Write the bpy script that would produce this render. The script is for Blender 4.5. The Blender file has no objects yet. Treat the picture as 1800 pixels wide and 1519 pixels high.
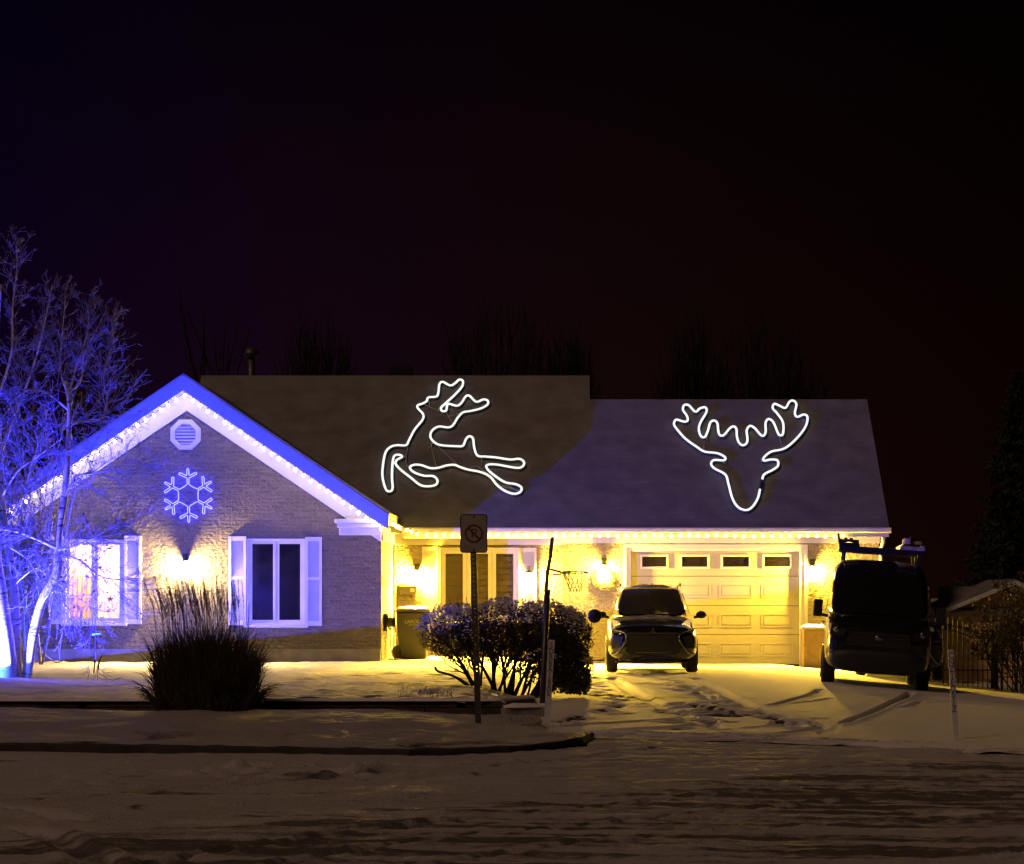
import bpy, bmesh, math, random
import numpy as np
from mathutils import Vector, Matrix
R = math.radians
SC = bpy.context.scene
COL = SC.collection

# ---------------------------------------------------------------- camera
CAMH, F, CX, HY = 1.52, 4500.0, 980.0, 1045.0      # eye height; focal length, vanishing point and horizon in photo pixels
cd = bpy.data.cameras.new('camera'); cam = bpy.data.objects.new('camera', cd); COL.objects.link(cam)
cd.sensor_fit = 'HORIZONTAL'; cd.sensor_width = 36; cd.lens = F / 1800 * 36
cd.shift_x = -(CX - 900) / 1800; cd.shift_y = (HY - 759.5) / 1800
cd.clip_start = 0.5; cd.clip_end = 3000
cam.location = (0, 0, CAMH); cam.rotation_euler = (R(90), 0, 0)
SC.camera = cam

# ---------------------------------------------------------------- world (night sky glow) and the faint night light
w = bpy.data.worlds.new('World'); SC.world = w; w.use_nodes = True
nt = w.node_tree; nt.nodes.clear()
def nn(t, kind, **kw):
    n = t.nodes.new(kind)
    for k, v in kw.items(): setattr(n, k, v)
    return n
out = nn(nt, 'ShaderNodeOutputWorld'); bg = nn(nt, 'ShaderNodeBackground')
tc = nn(nt, 'ShaderNodeTexCoord'); sep = nn(nt, 'ShaderNodeSeparateXYZ')
nt.links.new(tc.outputs['Generated'], sep.inputs[0])
el = nn(nt, 'ShaderNodeMapRange'); el.inputs[1].default_value = -0.02; el.inputs[2].default_value = 0.24
nt.links.new(sep.outputs['Z'], el.inputs[0])
az = nn(nt, 'ShaderNodeMapRange'); az.inputs[1].default_value = -0.24; az.inputs[2].default_value = 0.2
nt.links.new(sep.outputs['X'], az.inputs[0])
def ramp(t, stops):
    r = nn(t, 'ShaderNodeValToRGB')
    e = r.color_ramp.elements
    while len(e) < len(stops): e.new(0.5)
    for i, (p, c) in enumerate(stops): e[i].position = p; e[i].color = (*c, 1)
    return r
low = ramp(nt, [(0, (.0045, .0006, .0160)), (.3, (.0100, .0022, .0075)), (.6, (.0092, .0026, .0022)), (1, (.0042, .0009, .0003))])
nt.links.new(az.outputs[0], low.inputs[0])
top = ramp(nt, [(0, (.0014, .0004, .0040)), (.5, (.0018, .0005, .0014)), (1, (.0006, .0002, .0002))])
nt.links.new(az.outputs[0], top.inputs[0])
mx = nn(nt, 'ShaderNodeMixRGB'); nt.links.new(el.outputs[0], mx.inputs[0])
nt.links.new(low.outputs[0], mx.inputs[1]); nt.links.new(top.outputs[0], mx.inputs[2])
nt.links.new(mx.outputs[0], bg.inputs[0]); bg.inputs[1].default_value = 1.0
nt.links.new(bg.outputs[0], out.inputs[0])

def lamp(name, kind, loc, energy, color, **kw):
    l = bpy.data.lights.new(name, kind); l.energy = energy; l.color = color
    for k, v in kw.items(): setattr(l, k, v)
    o = bpy.data.objects.new(name, l); COL.objects.link(o); o.location = loc
    return o
sun = lamp('night_light', 'SUN', (0, -10, 30), 0.47, (1.0, .60, .40), angle=R(6))
sun.rotation_euler = (R(48), 0, R(-45))

SC.view_settings.view_transform = 'Standard'; SC.view_settings.look = 'None'
SC.view_settings.exposure = 0; SC.view_settings.gamma = 1
SC.cycles.use_denoising = True
SC.cycles.max_bounces = 6; SC.cycles.diffuse_bounces = 3; SC.cycles.glossy_bounces = 3; SC.cycles.transparent_max_bounces = 12
SC.cycles.sample_clamp_indirect = 4.0
SC.cycles.caustics_reflective = False; SC.cycles.caustics_refractive = False

# ---------------------------------------------------------------- helpers
def W(px, py, d): return Vector(((px - CX) * d / F, d, CAMH - (py - HY) * d / F))
def PX(px, d): return (px - CX) * d / F
def PZ(py, d): return CAMH - (py - HY) * d / F

def world_loc(o):
    v = Vector((0, 0, 0))
    while o is not None: v = v + o.location; o = o.parent
    return v

class MB:
    def __init__(s): s.v = []; s.f = []; s.sm = []
    def add(s, vs, fs, smooth=False):
        b = len(s.v); s.v.extend([tuple(p) for p in vs])
        for f in fs: s.f.append([b + i for i in f]); s.sm.append(smooth)
        return s
    def box(s, x0, x1, y0, y1, z0, z1):
        vs = [(x, y, z) for z in (z0, z1) for y in (y0, y1) for x in (x0, x1)]
        return s.add(vs, [(0, 2, 3, 1), (4, 5, 7, 6), (0, 1, 5, 4), (2, 6, 7, 3), (0, 4, 6, 2), (1, 3, 7, 5)])
    def cbox(s, c, size, m=None):
        x, y, z = [q / 2 for q in size]; vs = []
        for dz in (-z, z):
            for dy in (-y, y):
                for dx in (-x, x):
                    p = Vector((dx, dy, dz))
                    if m is not None: p = m @ p
                    vs.append(Vector(c) + p)
        return s.add(vs, [(0, 2, 3, 1), (4, 5, 7, 6), (0, 1, 5, 4), (2, 6, 7, 3), (0, 4, 6, 2), (1, 3, 7, 5)])
    def prism(s, poly, y0, y1):                       # polygon in x,z extruded in y
        n = len(poly)
        vs = [(x, y0, z) for x, z in poly] + [(x, y1, z) for x, z in poly]
        fs = [tuple(range(n)), tuple(range(2 * n - 1, n - 1, -1))] + [(i, i + n, (i + 1) % n + n, (i + 1) % n) for i in range(n)]
        return s.add(vs, fs)
    def slab(s, quad, th, nrm):                       # quad given a thickness along a vector
        q = [Vector(p) for p in quad]; n = Vector(nrm) * th; k = len(q)
        vs = q + [p + n for p in q]
        return s.add(vs, [tuple(range(k)), tuple(range(2 * k - 1, k - 1, -1))] + [(i, i + k, (i + 1) % k + k, (i + 1) % k) for i in range(k)])
    def tube(s, pts, r, n=6, closed=False, cap=True, smooth=True):
        pts = [Vector(p) for p in pts]; m = len(pts)
        if m < 2: return s
        rs = r if isinstance(r, (list, tuple)) else [r] * m
        ref = None; rings = []
        for i in range(m):
            a = pts[(i - 1) % m] if (closed or i > 0) else pts[0]
            b = pts[(i + 1) % m] if (closed or i < m - 1) else pts[-1]
            t = (b - a)
            if t.length < 1e-9: t = Vector((0, 0, 1))
            t.normalize()
            if ref is None:
                ref = t.cross(Vector((0, 0, 1)))
                if ref.length < .1: ref = t.cross(Vector((0, 1, 0)))
            u = ref - t * ref.dot(t)
            if u.length < 1e-6: u = t.orthogonal()
            u.normalize(); ref = u; v = t.cross(u)
            rings.append([pts[i] + (u * math.cos(2 * math.pi * k / n) + v * math.sin(2 * math.pi * k / n)) * rs[i] for k in range(n)])
        vs = [p for q in rings for p in q]; fs = []
        for i in range(m if closed else m - 1):
            j = (i + 1) % m
            for k in range(n): fs.append((i * n + k, i * n + (k + 1) % n, j * n + (k + 1) % n, j * n + k))
        if cap and not closed: fs += [tuple(range(n - 1, -1, -1)), tuple(range((m - 1) * n, m * n))]
        return s.add(vs, fs, smooth)
    def lathe(s, c, prof, n=16, axis='Z', smooth=True):  # profile: (radius, height)
        vs = []; c = Vector(c)
        for r, h in prof:
            for k in range(n):
                a = 2 * math.pi * k / n; x, y = r * math.cos(a), r * math.sin(a)
                vs.append(c + (Vector((x, y, h)) if axis == 'Z' else Vector((h, x, y)) if axis == 'X' else Vector((x, h, y))))
        fs = []; m = len(prof)
        for i in range(m - 1):
            for k in range(n): fs.append((i * n + k, i * n + (k + 1) % n, (i + 1) * n + (k + 1) % n, (i + 1) * n + k))
        fs += [tuple(range(n - 1, -1, -1)), tuple(range((m - 1) * n, m * n))]
        return s.add(vs, fs, smooth)
    def ball(s, c, r, n=8, sc=(1, 1, 1)):
        prof = [(max(1e-4, math.sin(math.pi * i / n)) * r, -math.cos(math.pi * i / n) * r) for i in range(n + 1)]
        b = len(s.v); s.lathe((0, 0, 0), prof, n=max(6, n))
        for i in range(b, len(s.v)):
            x, y, z = s.v[i]; s.v[i] = (x * sc[0] + c[0], y * sc[1] + c[1], z * sc[2] + c[2])
        return s
    def build(s, name, mat=None, parent=None, subsurf=0, bevel=0, merge=False, fixn=False):
        off = world_loc(parent) if parent is not None else Vector((0, 0, 0))
        me = bpy.data.meshes.new(name)
        me.from_pydata([(a - off.x, b - off.y, c - off.z) for a, b, c in s.v], [], s.f)
        me.polygons.foreach_set('use_smooth', s.sm)
        if merge or fixn:
            bm = bmesh.new(); bm.from_mesh(me)
            if merge: bmesh.ops.remove_doubles(bm, verts=bm.verts, dist=1e-4)
            bmesh.ops.recalc_face_normals(bm, faces=bm.faces); bm.to_mesh(me); bm.free()
        me.update()
        o = bpy.data.objects.new(name, me); COL.objects.link(o)
        if mat is not None: me.materials.append(mat)
        if parent is not None: o.parent = parent
        if bevel:
            b = o.modifiers.new('bevel', 'BEVEL'); b.width = bevel; b.segments = 2; b.limit_method = 'ANGLE'
        if subsurf:
            m = o.modifiers.new('sub', 'SUBSURF'); m.levels = subsurf; m.render_levels = subsurf
        return o

def tag(o, label=None, cat=None, group=None, kind=None):
    if label: o['label'] = label
    if cat: o['category'] = cat
    if group: o['group'] = group
    if kind: o['kind'] = kind
    return o
def thing(name, label, cat, loc=(0, 0, 0), group=None):
    o = bpy.data.objects.new(name, None); COL.objects.link(o); o.location = loc; o.empty_display_size = .1
    return tag(o, label, cat, group)
def copy_tree(o, parent=None):
    c = o.copy(); COL.objects.link(c)
    if parent is not None: c.parent = parent
    for ch in list(o.children): copy_tree(ch, c)
    return c
def crom(pts, k=6, closed=True):
    P = [Vector(p) for p in pts]; n = len(P); o = []
    for i in range(n if closed else n - 1):
        g = (lambda j: P[j % n]) if closed else (lambda j: P[min(max(j, 0), n - 1)])
        a, b, c, d = g(i - 1), g(i), g(i + 1), g(i + 2)
        for q in range(k):
            t = q / k
            o.append(.5 * ((2 * b) + (c - a) * t + (2 * a - 5 * b + 4 * c - d) * t * t + (3 * b - a - 3 * c + d) * t ** 3))
    if not closed: o.append(P[-1])
    return o

# ---------------------------------------------------------------- materials
def mat(name, color=(.5, .5, .5), rough=.6, metal=0, noise=None, bump=None, emit=None, spec=.5, coat=0, build=None):
    m = bpy.data.materials.new(name); m.use_nodes = True; t = m.node_tree
    p = t.nodes['Principled BSDF']
    p.inputs['Base Color'].default_value = (*color, 1); p.inputs['Roughness'].default_value = rough
    p.inputs['Metallic'].default_value = metal; p.inputs['Specular IOR Level'].default_value = spec
    p.inputs['Coat Weight'].default_value = coat
    tc = nn(t, 'ShaderNodeTexCoord')
    if noise:                                          # (scale, amount): gentle mottling of the colour
        n = nn(t, 'ShaderNodeTexNoise'); n.inputs['Scale'].default_value = noise[0]; n.inputs['Detail'].default_value = 5
        t.links.new(tc.outputs['Object'], n.inputs['Vector'])
        a = noise[1]; r = ramp(t, [(.3, tuple(c * (1 - a) for c in color)), (.7, tuple(min(1, c * (1 + a)) for c in color))])
        t.links.new(n.outputs['Fac'], r.inputs[0]); t.links.new(r.outputs[0], p.inputs['Base Color'])
    if bump:
        n = nn(t, 'ShaderNodeTexNoise'); n.inputs['Scale'].default_value = bump[0]; n.inputs['Detail'].default_value = 6
        t.links.new(tc.outputs['Object'], n.inputs['Vector'])
        b = nn(t, 'ShaderNodeBump'); b.inputs['Strength'].default_value = bump[1]; b.inputs['Distance'].default_value = bump[2]
        t.links.new(n.outputs['Fac'], b.inputs['Height']); t.links.new(b.outputs[0], p.inputs['Normal'])
    if emit:
        p.inputs['Emission Color'].default_value = (*emit[0], 1); p.inputs['Emission Strength'].default_value = emit[1]
    return m

def brick_mat(name, c1, c2, mortar, bw=.24, bh=.085, rot='XZ', rough_amt=1.0):
    m = bpy.data.materials.new(name); m.use_nodes = True; t = m.node_tree; p = t.nodes['Principled BSDF']
    p.inputs['Roughness'].default_value = .85
    g = nn(t, 'ShaderNodeNewGeometry'); s = nn(t, 'ShaderNodeSeparateXYZ'); t.links.new(g.outputs['Position'], s.inputs[0])
    c = nn(t, 'ShaderNodeCombineXYZ')
    t.links.new(s.outputs['X' if rot == 'XZ' else 'Y'], c.inputs[0]); t.links.new(s.outputs['Z'], c.inputs[1])
    wob = nn(t, 'ShaderNodeTexNoise'); wob.inputs['Scale'].default_value = 5; t.links.new(g.outputs['Position'], wob.inputs['Vector'])
    add = nn(t, 'ShaderNodeVectorMath', operation='MULTIPLY_ADD'); add.inputs[1].default_value = (.03, .03, 0)
    t.links.new(wob.outputs['Color'], add.inputs[0]); t.links.new(c.outputs[0], add.inputs[2])
    b = nn(t, 'ShaderNodeTexBrick'); b.inputs['Scale'].default_value = 1
    b.inputs['Brick Width'].default_value = bw; b.inputs['Row Height'].default_value = bh
    b.inputs['Mortar Size'].default_value = .009; b.inputs['Mortar Smooth'].default_value = .5; b.inputs['Bias'].default_value = 0
    b.inputs['Color1'].default_value = (*c1, 1); b.inputs['Color2'].default_value = (*c2, 1); b.inputs['Mortar'].default_value = (*mortar, 1)
    t.links.new(add.outputs[0], b.inputs['Vector'])
    n = nn(t, 'ShaderNodeTexNoise'); n.inputs['Scale'].default_value = 22; n.inputs['Detail'].default_value = 5; n.inputs['Roughness'].default_value = .65
    t.links.new(g.outputs['Position'], n.inputs['Vector'])
    v = nn(t, 'ShaderNodeTexVoronoi'); v.inputs['Scale'].default_value = 13; t.links.new(g.outputs['Position'], v.inputs['Vector'])
    mm = nn(t, 'ShaderNodeMixRGB', blend_type='MULTIPLY'); mm.inputs[0].default_value = .55
    rr = ramp(t, [(.25, (.35, .35, .35)), (.7, (1, 1, 1))]); t.links.new(n.outputs['Fac'], rr.inputs[0])
    t.links.new(b.outputs['Color'], mm.inputs[1]); t.links.new(rr.outputs[0], mm.inputs[2]); t.links.new(mm.outputs[0], p.inputs['Base Color'])
    h = nn(t, 'ShaderNodeMath', operation='MULTIPLY_ADD'); h.inputs[1].default_value = -.9
    t.links.new(b.outputs['Fac'], h.inputs[0]); t.links.new(n.outputs['Fac'], h.inputs[2])
    h2 = nn(t, 'ShaderNodeMath', operation='MULTIPLY_ADD'); h2.inputs[1].default_value = .6
    t.links.new(v.outputs['Distance'], h2.inputs[0]); t.links.new(h.outputs[0], h2.inputs[2])
    bp = nn(t, 'ShaderNodeBump'); bp.inputs['Strength'].default_value = 1.0; bp.inputs['Distance'].default_value = .05 * rough_amt
    t.links.new(h2.outputs[0], bp.inputs['Height']); t.links.new(bp.outputs[0], p.inputs['Normal'])
    return m

def snow_mat(name, snow=(.72, .72, .74), bare=(.05, .047, .045), fine=60.0, amt=.02, patch=None):
    """snow whose worn patches (vertex attribute 'bare') show the ground below; the shade in footprints goes in too"""
    m = bpy.data.materials.new(name); m.use_nodes = True; t = m.node_tree; p = t.nodes['Principled BSDF']
    p.inputs['Roughness'].default_value = .75; p.inputs['Specular IOR Level'].default_value = .25
    g = nn(t, 'ShaderNodeNewGeometry')
    at = nn(t, 'ShaderNodeAttribute'); at.attribute_name = 'bare'
    n = nn(t, 'ShaderNodeTexNoise'); n.inputs['Scale'].default_value = 9; n.inputs['Detail'].default_value = 8; n.inputs['Roughness'].default_value = .7
    t.links.new(g.outputs['Position'], n.inputs['Vector'])
    k = nn(t, 'ShaderNodeMath', operation='MULTIPLY_ADD'); k.inputs[1].default_value = .9; k.inputs[2].default_value = -.45
    t.links.new(n.outputs['Fac'], k.inputs[0])
    s = nn(t, 'ShaderNodeMath', operation='ADD'); t.links.new(at.outputs['Fac'], s.inputs[0]); t.links.new(k.outputs[0], s.inputs[1])
    mr = nn(t, 'ShaderNodeMapRange'); mr.inputs[1].default_value = .25; mr.inputs[2].default_value = .6
    t.links.new(s.outputs[0], mr.inputs[0])
    mx = nn(t, 'ShaderNodeMixRGB'); mx.inputs[1].default_value = (*snow, 1); mx.inputs[2].default_value = (*bare, 1)
    t.links.new(mr.outputs[0], mx.inputs[0]); t.links.new(mx.outputs[0], p.inputs['Base Color'])
    f = nn(t, 'ShaderNodeTexNoise'); f.inputs['Scale'].default_value = fine; f.inputs['Detail'].default_value = 6; f.inputs['Roughness'].default_value = .7
    t.links.new(g.outputs['Position'], f.inputs['Vector'])
    b = nn(t, 'ShaderNodeBump'); b.inputs['Strength'].default_value = .9; b.inputs['Distance'].default_value = amt
    t.links.new(f.outputs['Fac'], b.inputs['Height']); t.links.new(b.outputs[0], p.inputs['Normal'])
    return m

def glass_mat(name, tint=(.9, .9, .9), refl=.12, rough=.02):
    m = bpy.data.materials.new(name); m.use_nodes = True; t = m.node_tree; t.nodes.remove(t.nodes['Principled BSDF'])
    o = t.nodes['Material Output']; a = nn(t, 'ShaderNodeBsdfTransparent'); a.inputs[0].default_value = (*tint, 1)
    g = nn(t, 'ShaderNodeBsdfGlossy'); g.inputs['Roughness'].default_value = rough
    x = nn(t, 'ShaderNodeMixShader'); x.inputs[0].default_value = refl
    t.links.new(a.outputs[0], x.inputs[1]); t.links.new(g.outputs[0], x.inputs[2]); t.links.new(x.outputs[0], o.inputs[0])
    return m

M = {}
M['white'] = mat('white_paint', (.74, .73, .70), .5, noise=(3, .06), bump=(60, .15, .003))
M['rake'] = mat('flood_tinted_trim', (.20, .27, .58), .5, noise=(3, .06), bump=(60, .15, .003))  # trim colour tinted towards the floodlight's blue
M['door'] = mat('garage_door_paint', (.44, .41, .34), .45, noise=(1.2, .10), bump=(90, .1, .002))
M['brick'] = brick_mat('grey_brick', (.20, .175, .15), (.14, .12, .105), (.225, .20, .17), bw=.24, bh=.075)
M['brick_side'] = brick_mat('side_brick', (.30, .25, .18), (.24, .20, .14), (.55, .5, .42), bw=.26, bh=.083, rot='YZ', rough_amt=.5)
M['brick_tan'] = brick_mat('tan_brick', (.36, .31, .24), (.28, .24, .18), (.42, .38, .30), bw=.26, bh=.083)
M['concrete'] = mat('concrete', (.30, .28, .25), .9, noise=(4, .25), bump=(40, .5, .01))
M['roofsnow'] = None
M['dark_roof'] = mat('dark_shingle', (.05, .045, .045), .85, noise=(8, .3), bump=(30, .5, .02))
M['glass'] = glass_mat('window_glass')
M['dark_glass'] = mat('dark_window_glass', (.012, .010, .012), .06, spec=.7)
M['blind'] = mat('blind_slats', (.32, .26, .15), .7, noise=(3, .12))
def cloth_mat(name, c):
    m = mat(name, c, .9, noise=(7, .1)); t = m.node_tree; o = t.nodes['Material Output']; p = t.nodes['Principled BSDF']
    tr = nn(t, 'ShaderNodeBsdfTranslucent'); tr.inputs[0].default_value = (*c, 1); x = nn(t, 'ShaderNodeMixShader'); x.inputs[0].default_value = .6
    t.links.new(p.outputs[0], x.inputs[1]); t.links.new(tr.outputs[0], x.inputs[2]); t.links.new(x.outputs[0], o.inputs[0]); return m
M['curtain'] = cloth_mat('curtain_cloth', (.70, .48, .28))
M['sheer'] = cloth_mat('sheer_curtain', (.88, .82, .72))
M['cream'] = mat('cream_plaster', (.75, .68, .55), .9, noise=(2, .05))
M['black'] = mat('black_metal', (.015, .014, .014), .45, metal=.3, bump=(60, .1, .002))
M['iron'] = mat('wrought_iron', (.02, .018, .017), .55, metal=.5, bump=(80, .2, .002))
M['galv'] = mat('galvanised_steel', (.10, .095, .09), .5, metal=.6, noise=(20, .2))
M['bulb'] = mat('warm_bulb', (1, .9, .7), .3, emit=((1, .66, .10), 27))
M['bulbw'] = mat('white_bulb', (1, .95, .85), .3, emit=((1, .80, .44), 30))
M['wire'] = mat('lamp_wire', (.06, .06, .05), .6, noise=(20, .2))
M['neon'] = mat('neon_tube', (.9, .9, .9), .3, emit=((.95, 1, .96), 1.05))
M['housing'] = mat('neon_glow_stop', (.25, .25, .25), .6, noise=(20, .1))  # for the added backing that stops neon glow on the roof
M['neonb'] = mat('blue_neon_tube', (.6, .6, .9), .3, emit=((.017, .018, 1), 25))
M['frame_wire'] = mat('display_frame_wire', (.62, .55, .48), .5, metal=.3, noise=(30, .1))
M['lens'] = mat('lantern_glass', (1, .9, .7), .3, emit=((1, .60, .045), 5200))
M['lensp'] = mat('porch_lantern_glass', (1, .9, .7), .3, emit=((1, .60, .045), 15000))
M['lensw'] = mat('lantern_glass_white', (1, .9, .7), .3, emit=((1, .66, .17), 5600))

# ---------------------------------------------------------------- ground
rng0 = np.random.RandomState(5)
TAB = rng0.rand(256, 256)
def vnoise(x, y):
    xi = np.floor(x).astype(int); yi = np.floor(y).astype(int); fx = x - xi; fy = y - yi
    fx = fx * fx * (3 - 2 * fx); fy = fy * fy * (3 - 2 * fy)
    a = TAB[xi & 255, yi & 255]; b = TAB[(xi + 1) & 255, yi & 255]; c = TAB[xi & 255, (yi + 1) & 255]; d = TAB[(xi + 1) & 255, (yi + 1) & 255]
    return (a * (1 - fx) + b * fx) * (1 - fy) + (c * (1 - fx) + d * fx) * fy
def fbm(x, y, o=4):
    s = 0; a = .5
    for i in range(o): s = s + a * vnoise(x * 2 ** i + 17 * i, y * 2 ** i + 31 * i); a *= .5
    return s
def sst(a, b, x):
    t = np.clip((x - a) / (b - a), 0, 1); return t * t * (3 - 2 * t)

def gz(X, Y):                                         # driveway level
    X = np.asarray(X, float); Y = np.asarray(Y, float)
    z = -.09 * sst(36, 27.5, Y)
    return z - .085 * np.clip(X - 4.7, 0, 8) * sst(30, 38, Y)
def lift(X): return sst(-.3, -1.3, X)
def lawn_z(X, Y):
    return gz(X, Y) - .05 + lift(np.asarray(X, float)) * (.235 - .07 * sst(33, 52, np.asarray(Y, float)))
def G(px, py, zf=gz):                                 # photo pixel on the ground -> x, y
    d = CAMH * F / (py - HY)
    for _ in range(6): d = (CAMH - float(zf(PX(px, d), d))) * F / (py - HY)
    return PX(px, d), d

def axis(lo, hi, a, b, step, grow=1.35):
    m = list(np.arange(a, b, step)); s = step; x = a
    while x > lo: s *= grow; x -= s; m.insert(0, max(x, lo))
    s = step; x = m[-1]
    while x < hi: s *= grow; x += s; m.append(min(x, hi))
    return np.array(m)
def grid(name, X, Y, Z, bare, material, kind='structure'):
    ny, nx = X.shape
    me = bpy.data.meshes.new(name)
    co = np.stack([X, Y, Z], -1).reshape(-1, 3)
    idx = np.arange(nx * ny).reshape(ny, nx)
    q = np.stack([idx[:-1, :-1], idx[:-1, 1:], idx[1:, 1:], idx[1:, :-1]], -1).reshape(-1, 4)
    me.vertices.add(len(co)); me.vertices.foreach_set('co', co.ravel())
    me.loops.add(q.size); me.loops.foreach_set('vertex_index', q.ravel())
    me.polygons.add(len(q)); me.polygons.foreach_set('loop_start', np.arange(0, q.size, 4)); me.polygons.foreach_set('loop_total', np.full(len(q), 4))
    me.polygons.foreach_set('use_smooth', np.ones(len(q), bool))
    at = me.attributes.new('bare', 'FLOAT', 'POINT'); at.data.foreach_set('value', bare.astype(np.float32).ravel())
    me.update(); me.validate(); me.materials.append(material)
    o = bpy.data.objects.new(name, me); COL.objects.link(o); o['kind'] = kind
    return o
def seg_dist(X, Y, pts):
    best = np.full(X.shape, 1e9)
    for (x0, y0), (x1, y1) in zip(pts[:-1], pts[1:]):
        dx, dy = x1 - x0, y1 - y0; L = dx * dx + dy * dy + 1e-9
        t = np.clip(((X - x0) * dx + (Y - y0) * dy) / L, 0, 1)
        best = np.minimum(best, np.hypot(X - x0 - t * dx, Y - y0 - t * dy))
    return best
def smoothline(pp, zf=gz):
    return [(p.x, p.y) for p in crom([(*G(a, b, zf), 0) for a, b in pp], 8, False)]

MS = snow_mat('street_snow', snow=(.53, .51, .50), bare=(.15, .135, .12), fine=38, amt=.035)
MD = snow_mat('driveway_snow', snow=(.74, .73, .70), bare=(.055, .05, .045), fine=30, amt=.03)
ML = snow_mat('lawn_snow', snow=(.72, .70, .68), bare=(.07, .06, .035), fine=40, amt=.02)
MV = snow_mat('verge_snow', snow=(.45, .43, .41), bare=(.06, .05, .035), fine=40, amt=.035)

# far terrain, one sheet to the horizon
xs = axis(-900, 900, -60, 60, 6, 1.5); ys = axis(-40, 1800, 20, 110, 5, 1.5)
X, Y = np.meshgrid(xs, ys)
grid('ground', X, Y, -1.35 + .15 * fbm(X * .1, Y * .1), np.zeros(X.shape), MV)

# street
xs = axis(-70, 70, -4.4, 6.6, .04, 1.25); ys = axis(-30, 31, 14.5, 29.2, .045, 1.25)
X, Y = np.meshgrid(xs, ys)
flow = Y + .10 * X + .012 * X * X
rut = fbm(X * .35, flow * 3.0, 4); big = fbm(X * .25 + 9, flow * .8 + 3, 3); fine = fbm(X * 2.2, flow * 11, 4)
Z = -.12 + .035 * (rut - .5) + .045 * (big - .5) + .05 * (fine - .5) + .010 * (fbm(X * 9, Y * 11, 3) - .5)
ln = [G(a, b, lambda x, y: -.12) for a, b in ((-300, 1500), (0, 1475), (300, 1452), (700, 1420), (1100, 1395), (1300, 1365), (1500, 1340), (1800, 1338), (2200, 1345))]
rough = sst(.5, -.5, Y - np.interp(X, [p[0] for p in ln], [p[1] for p in ln]) + .8 * (fbm(X * .6, Y * .8, 3) - .5))
Z = Z + rough * (.045 * (fbm(X * 1.8 + 5, flow * 12, 4) - .5) + .012 * (fbm(X * 8, Y * 10, 3) - .5))
bare = rough * (.10 + np.clip((fbm(X * .42 + 40, flow * 8, 5) - .36) * 2.0, 0, .62)) + (1 - rough) * np.clip((fbm(X * .9 + 11, flow * 5, 4) - .58) * 3, 0, .5) + .06
def carve(pts, wd, depth, b, rim=.4):
    global Z, bare
    d = seg_dist(X, Y, pts)
    Z = Z - depth * np.exp(-(d / wd) ** 4) + rim * depth * np.exp(-((d - wd * 1.6) / (wd * .5)) ** 2)
    bare = np.maximum(bare, b * np.exp(-(d / wd) ** 4) * (.72 + .5 * fbm(X * 3, Y * 6, 3)))
sz = lambda x, y: -.12
for pp, wd, dp, b in [
    ([(-40, 1412), (150, 1400), (420, 1378), (700, 1368), (1000, 1352), (1200, 1340)], .08, .045, .65),
    ([(200, 1530), (600, 1462), (1000, 1420), (1400, 1388), (1850, 1372)], .07, .035, .62), ([(420, 1530), (760, 1478), (1100, 1440), (1450, 1408), (1850, 1394)], .07, .035, .62),
    ([(-20, 1392), (260, 1384), (560, 1366), (820, 1350), (1040, 1330), (1150, 1312)], .06, .03, .6), ([(700, 1530), (1050, 1480), (1400, 1452), (1850, 1436)], .06, .03, .5),
   
    ([(0, 1455), (90, 1468), (150, 1500), (200, 1540)], .12, .055, .5),
    ([(-20, 1418), (60, 1425), (130, 1440)], .10, .06, .3),
    ([(1100, 1490), (1400, 1494), (1700, 1502), (1850, 1512)], .05, .03, .25),
    ([(1640, 1425), (1720, 1430), (1850, 1440)], .16, .05, .35),
    ([(1180, 1432), (1300, 1437)], .05, .04, .5),
    ([(250, 1420), (520, 1412), (800, 1398), (1080, 1388)], .09, .05, .7),
    ([(300, 1445), (560, 1450), (800, 1455)], .12, .04, .35),
]: carve(smoothline(pp, sz), wd, dp, b)
# clods thrown up by the plough
rg = random.Random(3)
for k in range(170):
    px = rg.uniform(300, 700) if k < 110 else rg.uniform(0, 1000); py = 1361 - (px - 330) * .018 + rg.gauss(0, 4)
    if k >= 110: py = 1372 - px * .025 + rg.gauss(0, 9)
    cx, cy = G(px, py, sz); r = rg.uniform(.03, .085)
    Z = Z + rg.uniform(.012, .05) * np.exp(-(((X - cx) / (r * 1.6)) ** 2 + ((Y - cy) / r) ** 2))
cx, cy = G(1790, 1512, sz)
Z = Z + .10 * np.exp(-(((X - cx) / .32) ** 2 + ((Y - cy) / .5) ** 2)) * (.5 + fbm(X * 6, Y * 6, 3))
cx, cy = G(1765, 1514, sz); q = np.exp(-(((X - cx) / .16) ** 2 + ((Y - cy) / .18) ** 2)); Z = Z - .11 * q; bare = np.maximum(bare, .7 * q)
cx, cy = G(170, 1503, sz); Z = Z + .06 * np.exp(-(((X - cx) / .12) ** 2 + ((Y - cy) / .25) ** 2))
grid('street', X, Y, Z, bare, MS)

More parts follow.
